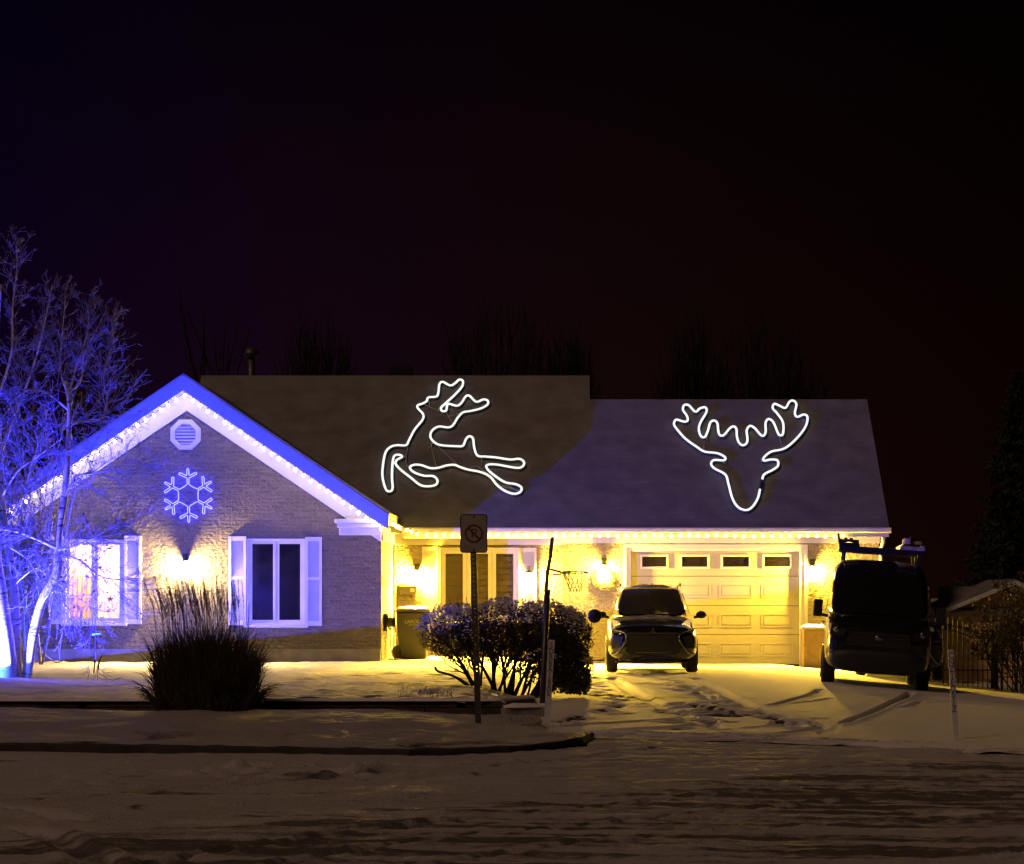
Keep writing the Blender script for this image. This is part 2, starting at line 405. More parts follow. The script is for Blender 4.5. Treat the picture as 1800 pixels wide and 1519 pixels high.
# driveway with its tyre tracks and footprints
def edge(X): return np.interp(X, [-1.2, .3, 2.0, 3.2, 4.7, 7, 14], [29.4, 29.0, 28.5, 27.6, 26.2, 24.5, 21])
xs = axis(-2.2, 16, -1.2, 9.2, .035, 1.2); v = np.concatenate([np.linspace(0, .72, 500), np.linspace(.725, 1, 70)])
X, Vv = np.meshgrid(xs, v); E0 = edge(X); Y = E0 + (56.15 - E0) * Vv
Z = gz(X, Y) + .02 * (fbm(X * .7, Y * .35, 3) - .5) + .012 * (fbm(X * 3, Y * 2, 4) - .5) - .02 * sst(.02, 0, Vv)
bare = np.full(X.shape, .02) + .35 * sst(.09, .02, Vv) * sst(-.6, 1.0, X) * sst(6.5, 4.5, X) * (fbm(X * 2, Y * 5, 3) > .42)
for pp, wd, dp, b in [
    ([(1075, 1192), (1105, 1212), (1160, 1240), (1210, 1258), (1260, 1280)], .11, .035, .30),
    ([(1222, 1192), (1260, 1212), (1310, 1237), (1340, 1245), (1400, 1262)], .10, .03, .18),
    ([(1440, 1213), (1425, 1222), (1390, 1232), (1358, 1240)], .055, .075, .55),
    ([(1602, 1217), (1580, 1232), (1540, 1250), (1500, 1265), (1484, 1272)], .055, .075, .55),
    ([(1462, 1228), (1430, 1233), (1400, 1236)], .05, .035, .2),
    ([(1622, 1236), (1600, 1243), (1585, 1246)], .05, .035, .2),
    ([(1020, 1273), (1120, 1268), (1240, 1260)], .05, .03, .35),
    ([(1090, 1283), (1180, 1278), (1250, 1270), (1240, 1262)], .09, .04, .5),
    ([(1280, 1288), (1360, 1290), (1430, 1282), (1438, 1275), (1400, 1268)], .08, .04, .45),
    ([(1310, 1280), (1400, 1272), (1430, 1268)], .05, .03, .4),
    ([(990, 1287), (1120, 1288), (1260, 1292), (1400, 1297), (1520, 1303), (1700, 1315)], .10, .045, .60),
    ([(1500, 1306), (1640, 1314), (1800, 1326)], .10, .05, .45),
]: carve(smoothline(pp), wd, dp, b, .25)
for k in range(5):                                     # tread arcs
    carve(smoothline([(1430 + 6 * k, 1262), (1446 + 7 * k, 1275), (1440 + 6 * k, 1290)]), .022, .015, .2, .3)
rg = random.Random(8)
feet = []
def walk(a, b, n, sp=5):
    for i in range(n):
        t = i / (n - 1); feet.append((a[0] + (b[0] - a[0]) * t + (sp if i % 2 else -sp) + rg.uniform(-2, 2), a[1] + (b[1] - a[1]) * t + rg.uniform(-1.5, 1.5)))
walk((1058, 1190), (1045, 1222), 11, 8); walk((1095, 1222), (1060, 1252), 11, 8); walk((1130, 1184), (1235, 1212), 12, 9)
walk((1150, 1200), (1260, 1228), 12, 10); walk((1225, 1208), (1260, 1245), 12, 10); walk((1040, 1190), (1090, 1188), 6, 3)
walk((1200, 1235), (1300, 1255), 12, 10); walk((1230, 1250), (1330, 1252), 10, 9); walk((1345, 1255), (1380, 1275), 6, 8); walk((1020, 1256), (1000, 1268), 5, 6)
for px, py in feet:
    cx, cy = G(px, py); a = rg.uniform(-.4, .4); u = (X - cx) * math.cos(a) + (Y - cy) * math.sin(a); vv = -(X - cx) * math.sin(a) + (Y - cy) * math.cos(a)
    q = np.exp(-((u / .09) ** 4 + (vv / .26) ** 4)); Z = Z - .05 * q + .02 * np.exp(-((u / .12) ** 4 + ((vv + .42) / .14) ** 4)); bare = np.maximum(bare, rg.uniform(.55, 1.0) * q)  # shade of the print walls is put into this dark tone too
for k in range(80):                                    # scuffed patch where the tracks meet
    px = rg.gauss(1255, 55); py = rg.gauss(1250, 12); cx, cy = G(px, py); s = rg.uniform(.05, .14)
    q = np.exp(-(((X - cx) / (s * 1.7)) ** 2 + ((Y - cy) / s) ** 2)); Z = Z - .02 * q + .01 * (fbm(X * 9, Y * 9, 2) - .5) * q; bare = np.maximum(bare, rg.uniform(.4, .95) * q)
q = np.exp(-(((X - 6.4) / 1.2) ** 2 + ((Y - 34) / 3.5) ** 2)); Z = Z + .10 * q * (.6 + .8 * fbm(X * .8, Y * .6, 3))
q = sst(5.6, 7.2, X + (36 - Y) * .12); bare = np.maximum(bare, q * np.clip((fbm(X * 1.5, Y * 1.2, 4) - .42) * 3, 0, .5) * sst(40, 34, Y))
grid('driveway', X, Y, Z, bare, MD)

# yard to the right of and behind the house, and lawn in front
xs = axis(-60, 60, 3, 14, .5, 1.3); ys = axis(50, 140, 50, 80, .6, 1.3)
X, Y = np.meshgrid(xs, ys)
Z = -.12 + lift(X) * .1 - .05 + .05 * (fbm(X, Y, 3) - .5) - .085 * np.clip(X - 4.7, 0, 8) + sst(57, 62, Y) * -.12 - .3 * sst(-9, -20, X)
grid('yard', X, Y, Z, np.full(X.shape, .1), ML)
xs = axis(-40, -.15, -11.5, -.2, .06, 1.2); ys = np.concatenate([np.linspace(32.75, 45, 250), np.linspace(45.1, 58, 110)])
X, Y = np.meshgrid(xs, ys)
Z = lawn_z(X, Y) + .05 * (fbm(X * 1.2, Y * 1.3, 4) - .5) + .055 * (fbm(X * 4, Y * 3.5, 3) - .5)
q = np.exp(-(((X + 8.9) / 1.0) ** 2 + ((Y - 39.2) / 1.8) ** 2)); Z = Z + .09 * q                        # mound under the birch
bare = np.clip((fbm(X * 2.4, Y * 2.8, 4) - .50) * 4.5, 0, .75) * (.35 + .65 * sst(-5.5, -2.5, X)) * sst(51.5, 47, Y)
bare = np.maximum(bare, np.exp(-(((X + 1.3) / 1.5) ** 2 + ((Y - 37.2) / 1.2) ** 2)) * .6 * (.4 + fbm(X * 4, Y * 4, 3)))
Z = Z + .05 * sst(51.9, 52.5, Y) * fbm(X * 3, Y, 2)
grid('lawn', X, Y, Z, bare, ML)

# raised verge between the street and the timber edging; dark kerb in front of it
KX = [-60, -9, -5.9, -4.0, -2.2, -1.49, -.47, .02, .26, .36]
KY = [28.5, 27.3, 27.0, 26.6, 26.1, 25.9, 26.4, 27.2, 28.0, 28.9]
def kerb_y(X): return np.interp(X, KX, KY)
xs = np.concatenate([np.linspace(-50, -8.2, 30), np.arange(-8, .36, .04)]); v = np.linspace(0, 1, 150) ** 1.3
X, Vv = np.meshgrid(xs, v); K = kerb_y(X); Y = K + (33.0 - K) * Vv
mound = sst(0, .55, Vv) * sst(.3, -2.5, X)
edge_dn = sst(.36, .0, X)
Z = -.025 * sst(0, .05, Vv) * 0 - .035 + .14 * mound - .02 + .02 * sst(0, .03, Vv) + .09 * mound * (fbm(X * .9, Y * 1.3, 4) - .5) + .05 * (fbm(X * 3, Y * 4, 4) - .5) - .03 * (1 - edge_dn)
Z = Z - .10 * sst(.75, 1.0, Vv) * sst(-.2, -2, X) - .14 * sst(-.35, .25, X) * sst(.22, .5, Vv)
bare = np.clip((fbm(X * 1.4 + 7, Y * 1.6, 4) - .52) * 3, 0, .5) * (.3 + .7 * sst(.35, .05, Vv)) + .04
rg = random.Random(21)
for k in range(60):
    px, py = rg.uniform(520, 780), rg.gauss(1308, 9); cx, cy = G(px, py); r = rg.uniform(.04, .11)
    Z = Z + rg.uniform(.005, .03) * np.exp(-(((X - cx) / (r * 1.8)) ** 2 + ((Y - cy) / r) ** 2))
grid('verge', X, Y, Z, bare, MV)
kp = [(x, float(kerb_y(x)) - .02, -.085) for x in np.concatenate([np.linspace(-50, -8, 20), np.arange(-7.9, -.2, .1), [-.1, 0, .08, .16, .22, .28, .33, .37]])] + [(.39, 29.6, -.085)]
b = MB()
for i, (x, y, z) in enumerate(kp):
    wob = .004 * math.sin(i * 1.7) + .004 * math.sin(i * .9)
    ring = [(x, y - .03 + wob, -.2), (x, y - .03 + wob, -.062), (x, y + .0 + wob, -.04 + wob), (x, y + .12, -.05), (x, y + .12, -.2)]
    b.v += ring
    if i: b.f += [[(i - 1) * 5 + k, i * 5 + k, i * 5 + k + 1, (i - 1) * 5 + k + 1] for k in range(4)]; b.sm += [False] * 4
k = b.build('kerb', mat('dark_kerb', (.035, .032, .03), .9, noise=(6, .4), bump=(40, .6, .01))); k['kind'] = 'structure'

# ---------------------------------------------------------------- timber edging between verge and lawn
e = thing('timber_edging', 'long low dark timber edging with a snow cap along the front of the lawn', 'garden edging', (-6, 32.6, 0))
b = MB(); x = -16.0; rg = random.Random(4); tops = []
while x < -.75:
    L = min(2.4 + rg.uniform(-.1, .1), -.70 - x); b.box(x, x + L - .012, 32.52 + rg.uniform(-.01, .01), 32.72, -.12, .075); b.box(x + .5, x + L + .4 if x + L < -1.5 else x + L - .014, 32.54, 32.72, .079, .165 + rg.uniform(-.004, .004)); x += L
b.build('beam', mat('old_timber', (.05, .04, .032), .9, noise=(9, .4), bump=(50, .6, .01)), e, bevel=.012)
def snow_strip(path, wd, h, name, parent, mt):
    b = MB(); n = 9
    pts = [Vector(p) for p in path]; rg = random.Random(2)
    for i, p in enumerate(pts):
        t = (pts[min(i + 1, len(pts) - 1)] - pts[max(i - 1, 0)]).normalized(); s = Vector((t.y, -t.x, 0))
        hh = h * (.75 + .5 * rg.random()); ww = wd * (.93 + .14 * rg.random())
        if i in (0, len(pts) - 1): hh *= .3; ww *= .6
        for k in range(n):
            a = math.pi * k / (n - 1); q = p + s * (math.cos(a) * ww) + Vector((0, 0, math.sin(a) * hh)); b.v.append(tuple(q))
        if i: b.f += [[(i - 1) * n + k, i * n + k, i * n + k + 1, (i - 1) * n + k + 1] for k in range(n - 1)]; b.sm += [True] * (n - 1)
    return b.build(name, mt, parent)
M['snow'] = mat('clean_snow', (.78, .78, .80), .7, noise=(15, .05), bump=(50, .6, .012))
snow_strip([(x, 32.63, .165) for x in np.arange(-15.9, -.7, .12)], .13, .035, 'snow_cap', e, M['snow'])
e2 = thing('edging_block', 'short snow capped stone block at the right end of the timber edging', 'garden edging', (-.45, 32.7, 0))
b = MB(); b.cbox((-.44, 32.55, .0), (.55, .16, .17), Matrix.Rotation(.35, 3, 'Z')); b.build('stone', M['concrete'], e2, bevel=.02)
snow_strip([(-.70 + .5 * t, 32.45 + .19 * t, .085) for t in np.linspace(0, 1, 8)], .1, .05, 'snow_cap', e2, M['snow'])
e3 = thing('edging_curb', 'curved snowy rim of the planting bed running back from the edging towards the bush', 'garden edging', (-.4, 34, 0))
pp = [(p.x, p.y, .12) for p in crom([(-.72, 32.75, 0), (-.86, 33.2, 0), (-.6, 34.0, 0), (-.35, 34.6, 0)], 5, False)]
b = MB(); b.tube([(x, y, .02) for x, y, z in pp], .11, 6); b.build('stone', M['concrete'], e3)
snow_strip(pp, .10, .05, 'snow_cap', e3, M['snow'])

# ---------------------------------------------------------------- house
H = thing('house', 'single storey brick house with a front gable, garage and snow covered roofs', 'house', (0, 56, 0))
DW, DG, DP, DE, KR, ZE = 52.8, 56.0, 57.0, 55.2, .72, 2.967
XC = PX(670, DW)                                        # right corner of the gable wing
XL = 2 * PX(322, DW) - XC
ZB = -.1
XPK = PX(322, 52.3)
def gab(x): return PZ(676, 52.6) - .665 * abs(x - XPK)
def rect_px(x0, x1, y0, y1, d): return PX(x0, d), PX(x1, d), PZ(y1, d), PZ(y0, d)
WIN1 = rect_px(113, 219, 948, 1096, DW); WIN2 = rect_px(434, 537, 947, 1099, DW)
# gable wall sheet with two window openings
b = MB(); zs = PZ(1141, DW)
cuts = sorted([XL, WIN1[0], WIN1[1], XPK, WIN2[0], WIN2[1], XC])
for x0, x1 in zip(cuts[:-1], cuts[1:]):
    win = next((q for q in (WIN1, WIN2) if abs(q[0] - x0) < 1e-6), None)
    if win:
        b.add([(x0, DW, zs), (x1, DW, zs), (x1, DW, win[2]), (x0, DW, win[2])], [(0, 1, 2, 3)])
        b.add([(x0, DW, win[3]), (x1, DW, win[3]), (x1, DW, gab(x1)), (x0, DW, gab(x0))], [(0, 1, 2, 3)])
    else: b.add([(x0, DW, zs), (x1, DW, zs), (x1, DW, gab(x1)), (x0, DW, gab(x0))], [(0, 1, 2, 3)])
o = b.build('gable_wall', M['brick'], H, merge=False)
m = o.modifiers.new('th', 'SOLIDIFY'); m.thickness = .2; m.offset = -1
MB().box(XL, XC - .015, DW + .015, DW + .19, ZB - .4, zs - .002).build('foundation', M['concrete'], H)
b = MB(); b.box(XC - .2, XC, DW + .205, DP, -.5, 3.1); b.build('side_wall', M['brick_side'], H)
MB().box(XL, XC, DW + 4.4, DW + 4.6, -.4, 3.0).build('inner_wall', M['cream'], H)
MB().box(XL, XL + .2, DW + .21, DW + 4.39, -.5, 3.0).build('end_wall', M['brick_side'], H)
# porch and garage walls
XG = PX(988, DG); XR = PX(1545, DG)
b = MB(); b.box(XC, XG + .2, DP, DP + .2, -.4, 3.1); b.build('porch_wall', M['brick_tan'], H)
GD = rect_px(1101, 1414, 962, 1168, DG)
b = MB()
b.box(XG, GD[0], DG, DG + .3, -.3, 3.0); b.box(GD[1], XR, DG, DG + .3, -.9, 3.0); b.box(GD[0], GD[1], DG, DG + .3, GD[3], 3.0)
b.box(XG, XG + .2, DG + .3, DP, -.3, 3.0)
b.build('garage_wall', M['brick_tan'], H)
MB().box(XR - .2, XR, DG + .3, DG + 8, -1.2, 3.0).build('garage_side_wall', M['brick_side'], H)
# white corner post and boards in the porch
b = MB(); b.box(XC + .002, XC + .05, DP - .42, DP - .3, .15, PZ(955, DP)); b.build('corner_post', M['white'], H)
b = MB(); b.box(XC + .01, XG - .003, DP - .06, DP - .002, PZ(958, DP), PZ(934, DP)); b.box(XC + .01, XG - .004, DP - .12, DP - .061, PZ(938, DP), PZ(931, DP)); b.build('porch_frieze', M['white'], H, bevel=.006)
b = MB(); b.box(XC + .003, XC + .04, DW + .1, DP - .43, PZ(958, DP), 2.93); b.build('side_frieze', M['white'], H)
b = MB(); b.box(XG, XR + .02, DG - .03, DG - .002, PZ(955, DG), PZ(945, DG)); b.box(XG, XR + .02, DG - .06, DG - .003, PZ(944.6, DG), PZ(932, DG)); b.build('garage_frieze', M['white'], H, bevel=.006)

# main roof: one plane up to two ridges of different height
def roof_pt(x, t): return Vector((x, DE + t, ZE + KR * t))
TG, TM = 4.287, 5.162
XRe = PX(1563, DE); XS = PX(1036, DE + TM); XML = -8.4; XRr = PX(1524, DE + TG)
n = Vector((0, -KR, 1)).normalized()
MR = bpy.data.materials.new('snowy_shingles'); MR.use_nodes = True; t = MR.node_tree; p = t.nodes['Principled BSDF']
p.inputs['Roughness'].default_value = .8; p.inputs['Specular IOR Level'].default_value = .2
g = nn(t, 'ShaderNodeNewGeometry'); s = nn(t, 'ShaderNodeSeparateXYZ'); t.links.new(g.outputs['Position'], s.inputs[0])
wv = nn(t, 'ShaderNodeMath', operation='MULTIPLY'); wv.inputs[1].default_value = 1 / .14; t.links.new(s.outputs['Y'], wv.inputs[0])
fr = nn(t, 'ShaderNodeMath', operation='FRACT'); t.links.new(wv.outputs[0], fr.inputs[0])
no = nn(t, 'ShaderNodeTexNoise'); no.inputs['Scale'].default_value = 2.2; no.inputs['Detail'].default_value = 7; t.links.new(g.outputs['Position'], no.inputs['Vector'])
nf = nn(t, 'ShaderNodeTexNoise'); nf.inputs['Scale'].default_value = 40; nf.inputs['Detail'].default_value = 4; t.links.new(g.outputs['Position'], nf.inputs['Vector'])
lo = nn(t, 'ShaderNodeMath', operation='LESS_THAN'); lo.inputs[1].default_value = .16; t.links.new(fr.outputs[0], lo.inputs[0])
li = nn(t, 'ShaderNodeMath', operation='MULTIPLY'); t.links.new(lo.outputs[0], li.inputs[0]); t.links.new(no.outputs['Fac'], li.inputs[1])
cr = ramp(t, [(.3, (.18, .175, .18)), (.7, (.27, .265, .27))]); t.links.new(no.outputs['Fac'], cr.inputs[0])
mm = nn(t, 'ShaderNodeMixRGB'); mm.inputs[2].default_value = (.16, .155, .155, 1); t.links.new(cr.outputs[0], mm.inputs[1])
lf = nn(t, 'ShaderNodeMath', operation='MULTIPLY'); lf.inputs[1].default_value = .4; t.links.new(li.outputs[0], lf.inputs[0]); t.links.new(lf.outputs[0], mm.inputs[0])
t.links.new(mm.outputs[0], p.inputs['Base Color'])
ad = nn(t, 'ShaderNodeMath', operation='MULTIPLY_ADD'); ad.inputs[1].default_value = .5; t.links.new(fr.outputs[0], ad.inputs[0]); t.links.new(nf.outputs['Fac'], ad.inputs[2])
bp = nn(t, 'ShaderNodeBump'); bp.inputs['Strength'].default_value = .5; bp.inputs['Distance'].default_value = .012; t.links.new(ad.outputs[0], bp.inputs['Height']); t.links.new(bp.outputs[0], p.inputs['Normal'])
b = MB()
XE0 = PX(700, DE)
# front slope (polygon along eave, step and two ridges), given a thickness downwards
quad = [roof_pt(XML, 0), roof_pt(XRe, 0), roof_pt(XRr, TG), roof_pt(XS, TG), roof_pt(XS, TM), roof_pt(XML, TM)]
b.slab(quad, .14, -n)
nb = Vector((0, KR, 1)).normalized()
rm, rgd = roof_pt(0, TM), roof_pt(0, TG)
b.slab([(XML, rm.y + .005, rm.z), (XS, rm.y + .005, rm.z), (XS, rm.y + 5, rm.z - 5 * KR), (XML, rm.y + 5, rm.z - 5 * KR)], .14, -nb)
b.slab([(XS + .005, rgd.y + .005, rgd.z), (XRr, rgd.y + .005, rgd.z), (XRe, rgd.y + 4.2, rgd.z - 4.2 * KR), (XS + .005, rgd.y + 4.2, rgd.z - 4.2 * KR)], .14, -nb)
b.add([(XS + .002, rgd.y, rgd.z), (XS + .002, rm.y, rm.z), (XS + .002, rm.y + 1.2, rm.z - 1.2 * KR - .1)], [(0, 1, 2)])
roof = b.build('roof', MR, H)
b = MB(); b.box(PX(685, 60.9), PX(725, 60.9), 60.55, 61.1, 6.5, PZ(646, 60.9)); b.box(PX(689, 60.9), PX(721, 60.9), 60.6, 61.05, PZ(645.7, 60.9), PZ(643, 60.9)); b.build('roof_vent', M['black'], roof, bevel=.03)
cp = W(442, 640, 61.5)
b = MB(); b.tube([(cp.x, cp.y, 6.0), (cp.x, cp.y, PZ(628, 61.5))], .085, 10)
b.lathe((cp.x, cp.y, PZ(627, 61.5)), [(.1, 0), (.19, .02), (.19, .1), (.12, .2), (.02, .24)], 12); b.build('chimney', M['galv'], roof)
# eave: gutter, fascia and soffit
XE1 = XC + .28
b = MB()
prof = [(DE - .10, ZE - .005), (DE - .12, ZE - .03), (DE - .10, ZE - .10), (DE - .03, ZE - .13), (DE + .02, ZE - .13), (DE + .02, ZE - .01)]
vs = [(x, y, z) for x in (XE1, XRe + .03) for y, z in prof]; k = len(prof)
b.add(vs, [tuple(range(k)), tuple(range(2 * k - 1, k - 1, -1))] + [(i, (i + 1) % k, (i + 1) % k + k, i + k) for i in range(k)]); b.build('gutter', M['white'], H)
b = MB(); b.box(XE1, XRe, DE + .024, DE + .055, ZE - .21, ZE - .04); b.box(XE1, XRe, DE + .058, DG - .062, ZE - .20, ZE - .175); b.box(XE1, XG, DG - .061, DP - .125, ZE - .201, ZE - .174); b.build('soffit', M['white'], H)
b = MB(); x = PX(1548, DG); b.tube([(x, DE + .3, ZE - .21), (x, DE + .35, ZE - .32), (x, DG - .05, ZE - .45), (x, DG - .05, -.4)], .045, 8); b.build('downspout', M['white'], H)
b = MB(); b.prism([(XRe - .03, ZE - .2), (XRe - .005, ZE - .2), (XRe - .005, ZE - .02), (XRe - .03, ZE - .02)], DE + .07, DE + .9); b.build('eave_return', M['white'], H)

# gable wing roof, rake boards and frieze
YR0, PKZ = 52.25, PZ(660, 52.25); SL = (PZ(660, 52.25) - PZ(905, 52.25)) / (PX(684, 52.25) - PX(322, 52.25))
XPK2 = PX(322, 52.25); XEW = PX(683, 52.25)
def rz(x, off=0): return PKZ + off - SL * abs(x - XPK2)
yb = 61.3
for nm in ('wing_roof',):
    b = MB()
    for sx in (1, -1):
        xe = XPK2 + sx * (XEW - XPK2 + .02)
        ymeet = DE + (rz(xe) - ZE) / KR; yb2 = DE + (PKZ - ZE) / KR
        b.slab([(XPK2, YR0 + .01, PKZ + .045), (xe, YR0 + .01, rz(xe, .045)), (xe, max(ymeet, 55.3), rz(xe, .045)), (XPK2, yb2 + .05, PKZ + .045)], .10, Vector((-sx * SL, 0, -1)).normalized())
    b.build(nm, MR, H)
for sx in (1, -1):
    f = lambda px: XPK2 + sx * (px - 322) * 52.25 / F
    xe = XPK2 + sx * (XEW - XPK2)
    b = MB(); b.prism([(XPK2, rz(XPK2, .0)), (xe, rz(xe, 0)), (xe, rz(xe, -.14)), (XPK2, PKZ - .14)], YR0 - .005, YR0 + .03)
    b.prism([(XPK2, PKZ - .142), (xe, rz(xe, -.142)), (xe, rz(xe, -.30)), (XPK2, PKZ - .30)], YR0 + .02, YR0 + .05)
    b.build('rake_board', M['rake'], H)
    b = MB(); xw = XPK2 + sx * (XC - XPK2)
    b.prism([(XPK2, PKZ - .30), (xw, rz(xw, -.30)), (xw, rz(xw, -.68)), (XPK2, PKZ - .68)], DW - .05, DW - .003); b.build('gable_frieze', M['white'], H)
    b = MB(); b.slab([(XPK2, YR0 + .052, PKZ - .27), (xe, YR0 + .052, rz(xe, -.27)), (xe, DW - .052, rz(xe, -.27)), (XPK2, DW - .052, PKZ - .27)], .02, (0, 0, -1)); b.build('gable_soffit', M['white'], H)
# side eave of the wing
b = MB(); xe = XEW; b.box(xe - .10, xe - .0, YR0 + .06, 55.2, rz(xe) - .14, rz(xe) - .01); b.box(XC + .045, xe - .105, YR0 + .35, DE + .05, rz(xe) - .17, rz(xe) - .15); b.build('side_gutter', M['white'], H)
# cornice return
b = MB()
x0, x1 = PX(590, DW), XC + .02
for (dx, y0, y1, pr) in ((0, 913, 920, .30), (.05, 920.3, 928, .24), (.08, 928.3, 941, .12)):
    b.box(x0 + dx, x1 + .05 - dx * .6, DW - pr, DW - .003, PZ(y1, DW), PZ(y0, DW))
b.build('cornice_return', M['white'], H, bevel=.01)
# attic vent
VC = W(326, 764, DW - .06)
def octa(r): return [(VC.x + r * math.cos(R(22.5 + 45 * k)), VC.z + r * math.sin(R(22.5 + 45 * k))) for k in range(8)]
b = MB(); oo, oi = octa(.335), octa(.235)
for yf, ya, (A, B) in ((DW - .07, DW - .003, (octa(.335), octa(.255))), (DW - .10, DW - .02, (octa(.30), octa(.232)))):
    for k in range(8):
        j = (k + 1) % 8; b.prism([A[k], A[j], B[j], B[k]], yf, ya)
v = b.build('attic_vent', M['white'], H)
b = MB()
for k in range(7):
    z = VC.z - .2 + .066 * k; hw = min(.235, .235 + .1 - abs(z + .02 - VC.z)); b.slab([(VC.x - hw, DW - .07, z), (VC.x + hw, DW - .07, z), (VC.x + hw, DW - .015, z + .055), (VC.x - hw, DW - .015, z + .055)], .008, (0, 0, 1))
b.build('louvre', M['white'], v)
MB().prism(octa(.24), DW - .012, DW - .0025).build('backing', M['black'], v)

# windows
def frame_mb(b, x0, x1, z0, z1, wd, y0, y1):
    b.box(x0, x1, y0, y1, z1 - wd, z1); b.box(x0, x1, y0, y1, z0, z0 + wd); b.box(x0, x0 + wd, y0, y1, z0 + wd, z1 - wd); b.box(x1 - wd, x1, y0, y1, z0 + wd, z1 - wd)
def window(parent, rc, y, panes, glassmat, sillx=.1, casing=.045, sash=.06, name='window', blinds=False, sill=True):
    x0, x1, z0, z1 = rc
    w_ = MB(); frame_mb(w_, x0, x1, z0, z1, casing, y - .03, y + .10); o = w_.build(name, M['white'], parent, bevel=.006)
    xi0, xi1 = x0 + casing, x1 - casing; n = panes; pw = (xi1 - xi0) / n
    fr = MB(); gl = MB(); bl = MB()
    for k in range(n):
        a, c = xi0 + k * pw + .004, xi0 + (k + 1) * pw - .004
        frame_mb(fr, a, c, z0 + casing + .003, z1 - casing - .003, sash, y - .005 + .003 * (k % 2), y + .06)
        gl.box(a + sash - .005, c - sash + .005, y + .03, y + .036, z0 + casing + sash, z1 - casing - sash)
        if blinds:
            z = z0 + casing + sash
            while z < z1 - casing - sash: bl.slab([(a + sash, y + .075, z), (c - sash, y + .075, z), (c - sash, y + .105, z + .114), (a + sash, y + .105, z + .114)], .006, (0, 1, 0)); z += .133
    fr.build('sash', M['white'], o, bevel=.005); gl.build('pane', glassmat, o)
    if blinds: bl.build('blind', M['blind'], o)
    if sill:
        MB().box(x0 - sillx, x1 + sillx, y - .09, y - .001, z0 - .05, z0 - .004).build('sill', M['white'], o, bevel=.008)
    return o
def shutter(parent, rc, y, split=.47):
    x0, x1, z0, z1 = rc; wd = .055; zm = z0 + (z1 - z0) * (1 - split)
    b = MB(); b.box(x0, x0 + wd, y - .04, y - .002, z0, z1); b.box(x1 - wd, x1, y - .04, y - .002, z0, z1)
    for a, c in ((z0, z0 + .09), (zm - .03, zm + .03), (z1 - .09, z1)): b.box(x0 + wd, x1 - wd, y - .038, y - .002, a, c)
    for a, c in ((z0 + .09, zm - .03), (zm + .03, z1 - .09)):
        z = a
        while z < c - .01: b.slab([(x0 + wd, y - .036, z), (x1 - wd, y - .036, z), (x1 - wd, y - .010, z + .032), (x0 + wd, y - .010, z + .032)], .006, (0, 0, 1)); z += .036
        b.box(x0 + wd, x1 - wd, y - .009, y - .003, a, c)
    return b.build('shutter', M['white'], parent)
w1 = window(H, WIN1, DW, 2, M['glass'], sillx=.06)
shutter(H, rect_px(85, 113, 943, 1097, DW), DW); shutter(H, rect_px(219, 249, 942, 1097, DW), DW)
w2 = window(H, WIN2, DW, 2, M['dark_glass'], sillx=.06)
shutter(H, rect_px(402, 433, 943, 1099, DW), DW); shutter(H, rect_px(537, 566, 944, 1100, DW), DW)
# dim room behind the lit window
b = MB(); x0, x1 = WIN1[0] - .6, WIN1[1] + .6
b.add([(x0, 53.02, .2), (x1, 53.02, .2), (x1, 55.0, .2), (x0, 55.0, .2), (x0, 53.02, 2.75), (x1, 53.02, 2.75), (x1, 55.0, 2.75), (x0, 55.0, 2.75)], [(0, 1, 2, 3), (4, 7, 6, 5), (3, 2, 6, 7), (0, 3, 7, 4), (1, 5, 6, 2)])
b.build('lit_room', M['cream'], H)
def drape(x0, x1, z0, z1, y, amp, waves, name, mt, parent):
    b = MB(); n = 60
    for i in range(n + 1):
        x = x0 + (x1 - x0) * i / n; yy = y + amp * math.sin(i / n * waves * 6.283) + amp * .4 * math.sin(i * 1.3)
        b.v += [(x, yy, z0), (x, yy * .5 + y * .5, z1)]
        if i: b.f.append([2 * i - 2, 2 * i, 2 * i + 1, 2 * i - 1]); b.sm.append(True)
    return b.build(name, mt, parent)
drape(WIN1[0] + .02, WIN1[0] + .60, WIN1[2] - .1, WIN1[2] + .98, DW + .35, .025, 6, 'cafe_curtain', M['curtain'], w1)
drape(WIN1[0] + .66, WIN1[1] - .02, WIN1[2] - .1, WIN1[3], DW + .42, .012, 7, 'sheer', M['sheer'], w1)
drape(WIN1[0] + .02, WIN1[0] + .60, WIN1[3] - .35, WIN1[3] + .1, DW + .36, .03, 5, 'valance', M['sheer'], w1)
# star ornament and small box on the sill inside
st = thing('star_ornament', 'small red star ornament hanging in the right pane of the lit window', 'ornament', W(194, 1053, DW + .2))
b = MB(); c = W(194, 1053, DW + .2); sp = [(c.x + (.075 if k % 2 == 0 else .03) * math.sin(k * math.pi / 5), c.z + (.075 if k % 2 == 0 else .03) * math.cos(k * math.pi / 5)) for k in range(10)]
b.prism(sp, c.y - .01, c.y + .01); b.tube([(c.x, c.y, c.z + .07), (c.x, c.y, c.z + .75)], .003, 4); b.build('star', mat('red_felt', (.35, .03, .02), .8, noise=(20, .2)), st)
c = W(179, 1087, DW + .12); MB().cbox(c, (.085, .05, .045)).build('alarm_clock', M['black'], None, bevel=.006)
tag(bpy.data.objects['alarm_clock'], 'small dark box standing inside on the sill of the lit window', 'clock')
pw = window(H, rect_px(773, 913, 963, 1092, DP), DP - .112, 3, M['glass'], blinds=True, sillx=.05, sash=.085)
shutter(H, rect_px(742, 770, 961, 1092, DP), DP); shutter(H, rect_px(913, 943, 963, 1092, DP), DP)

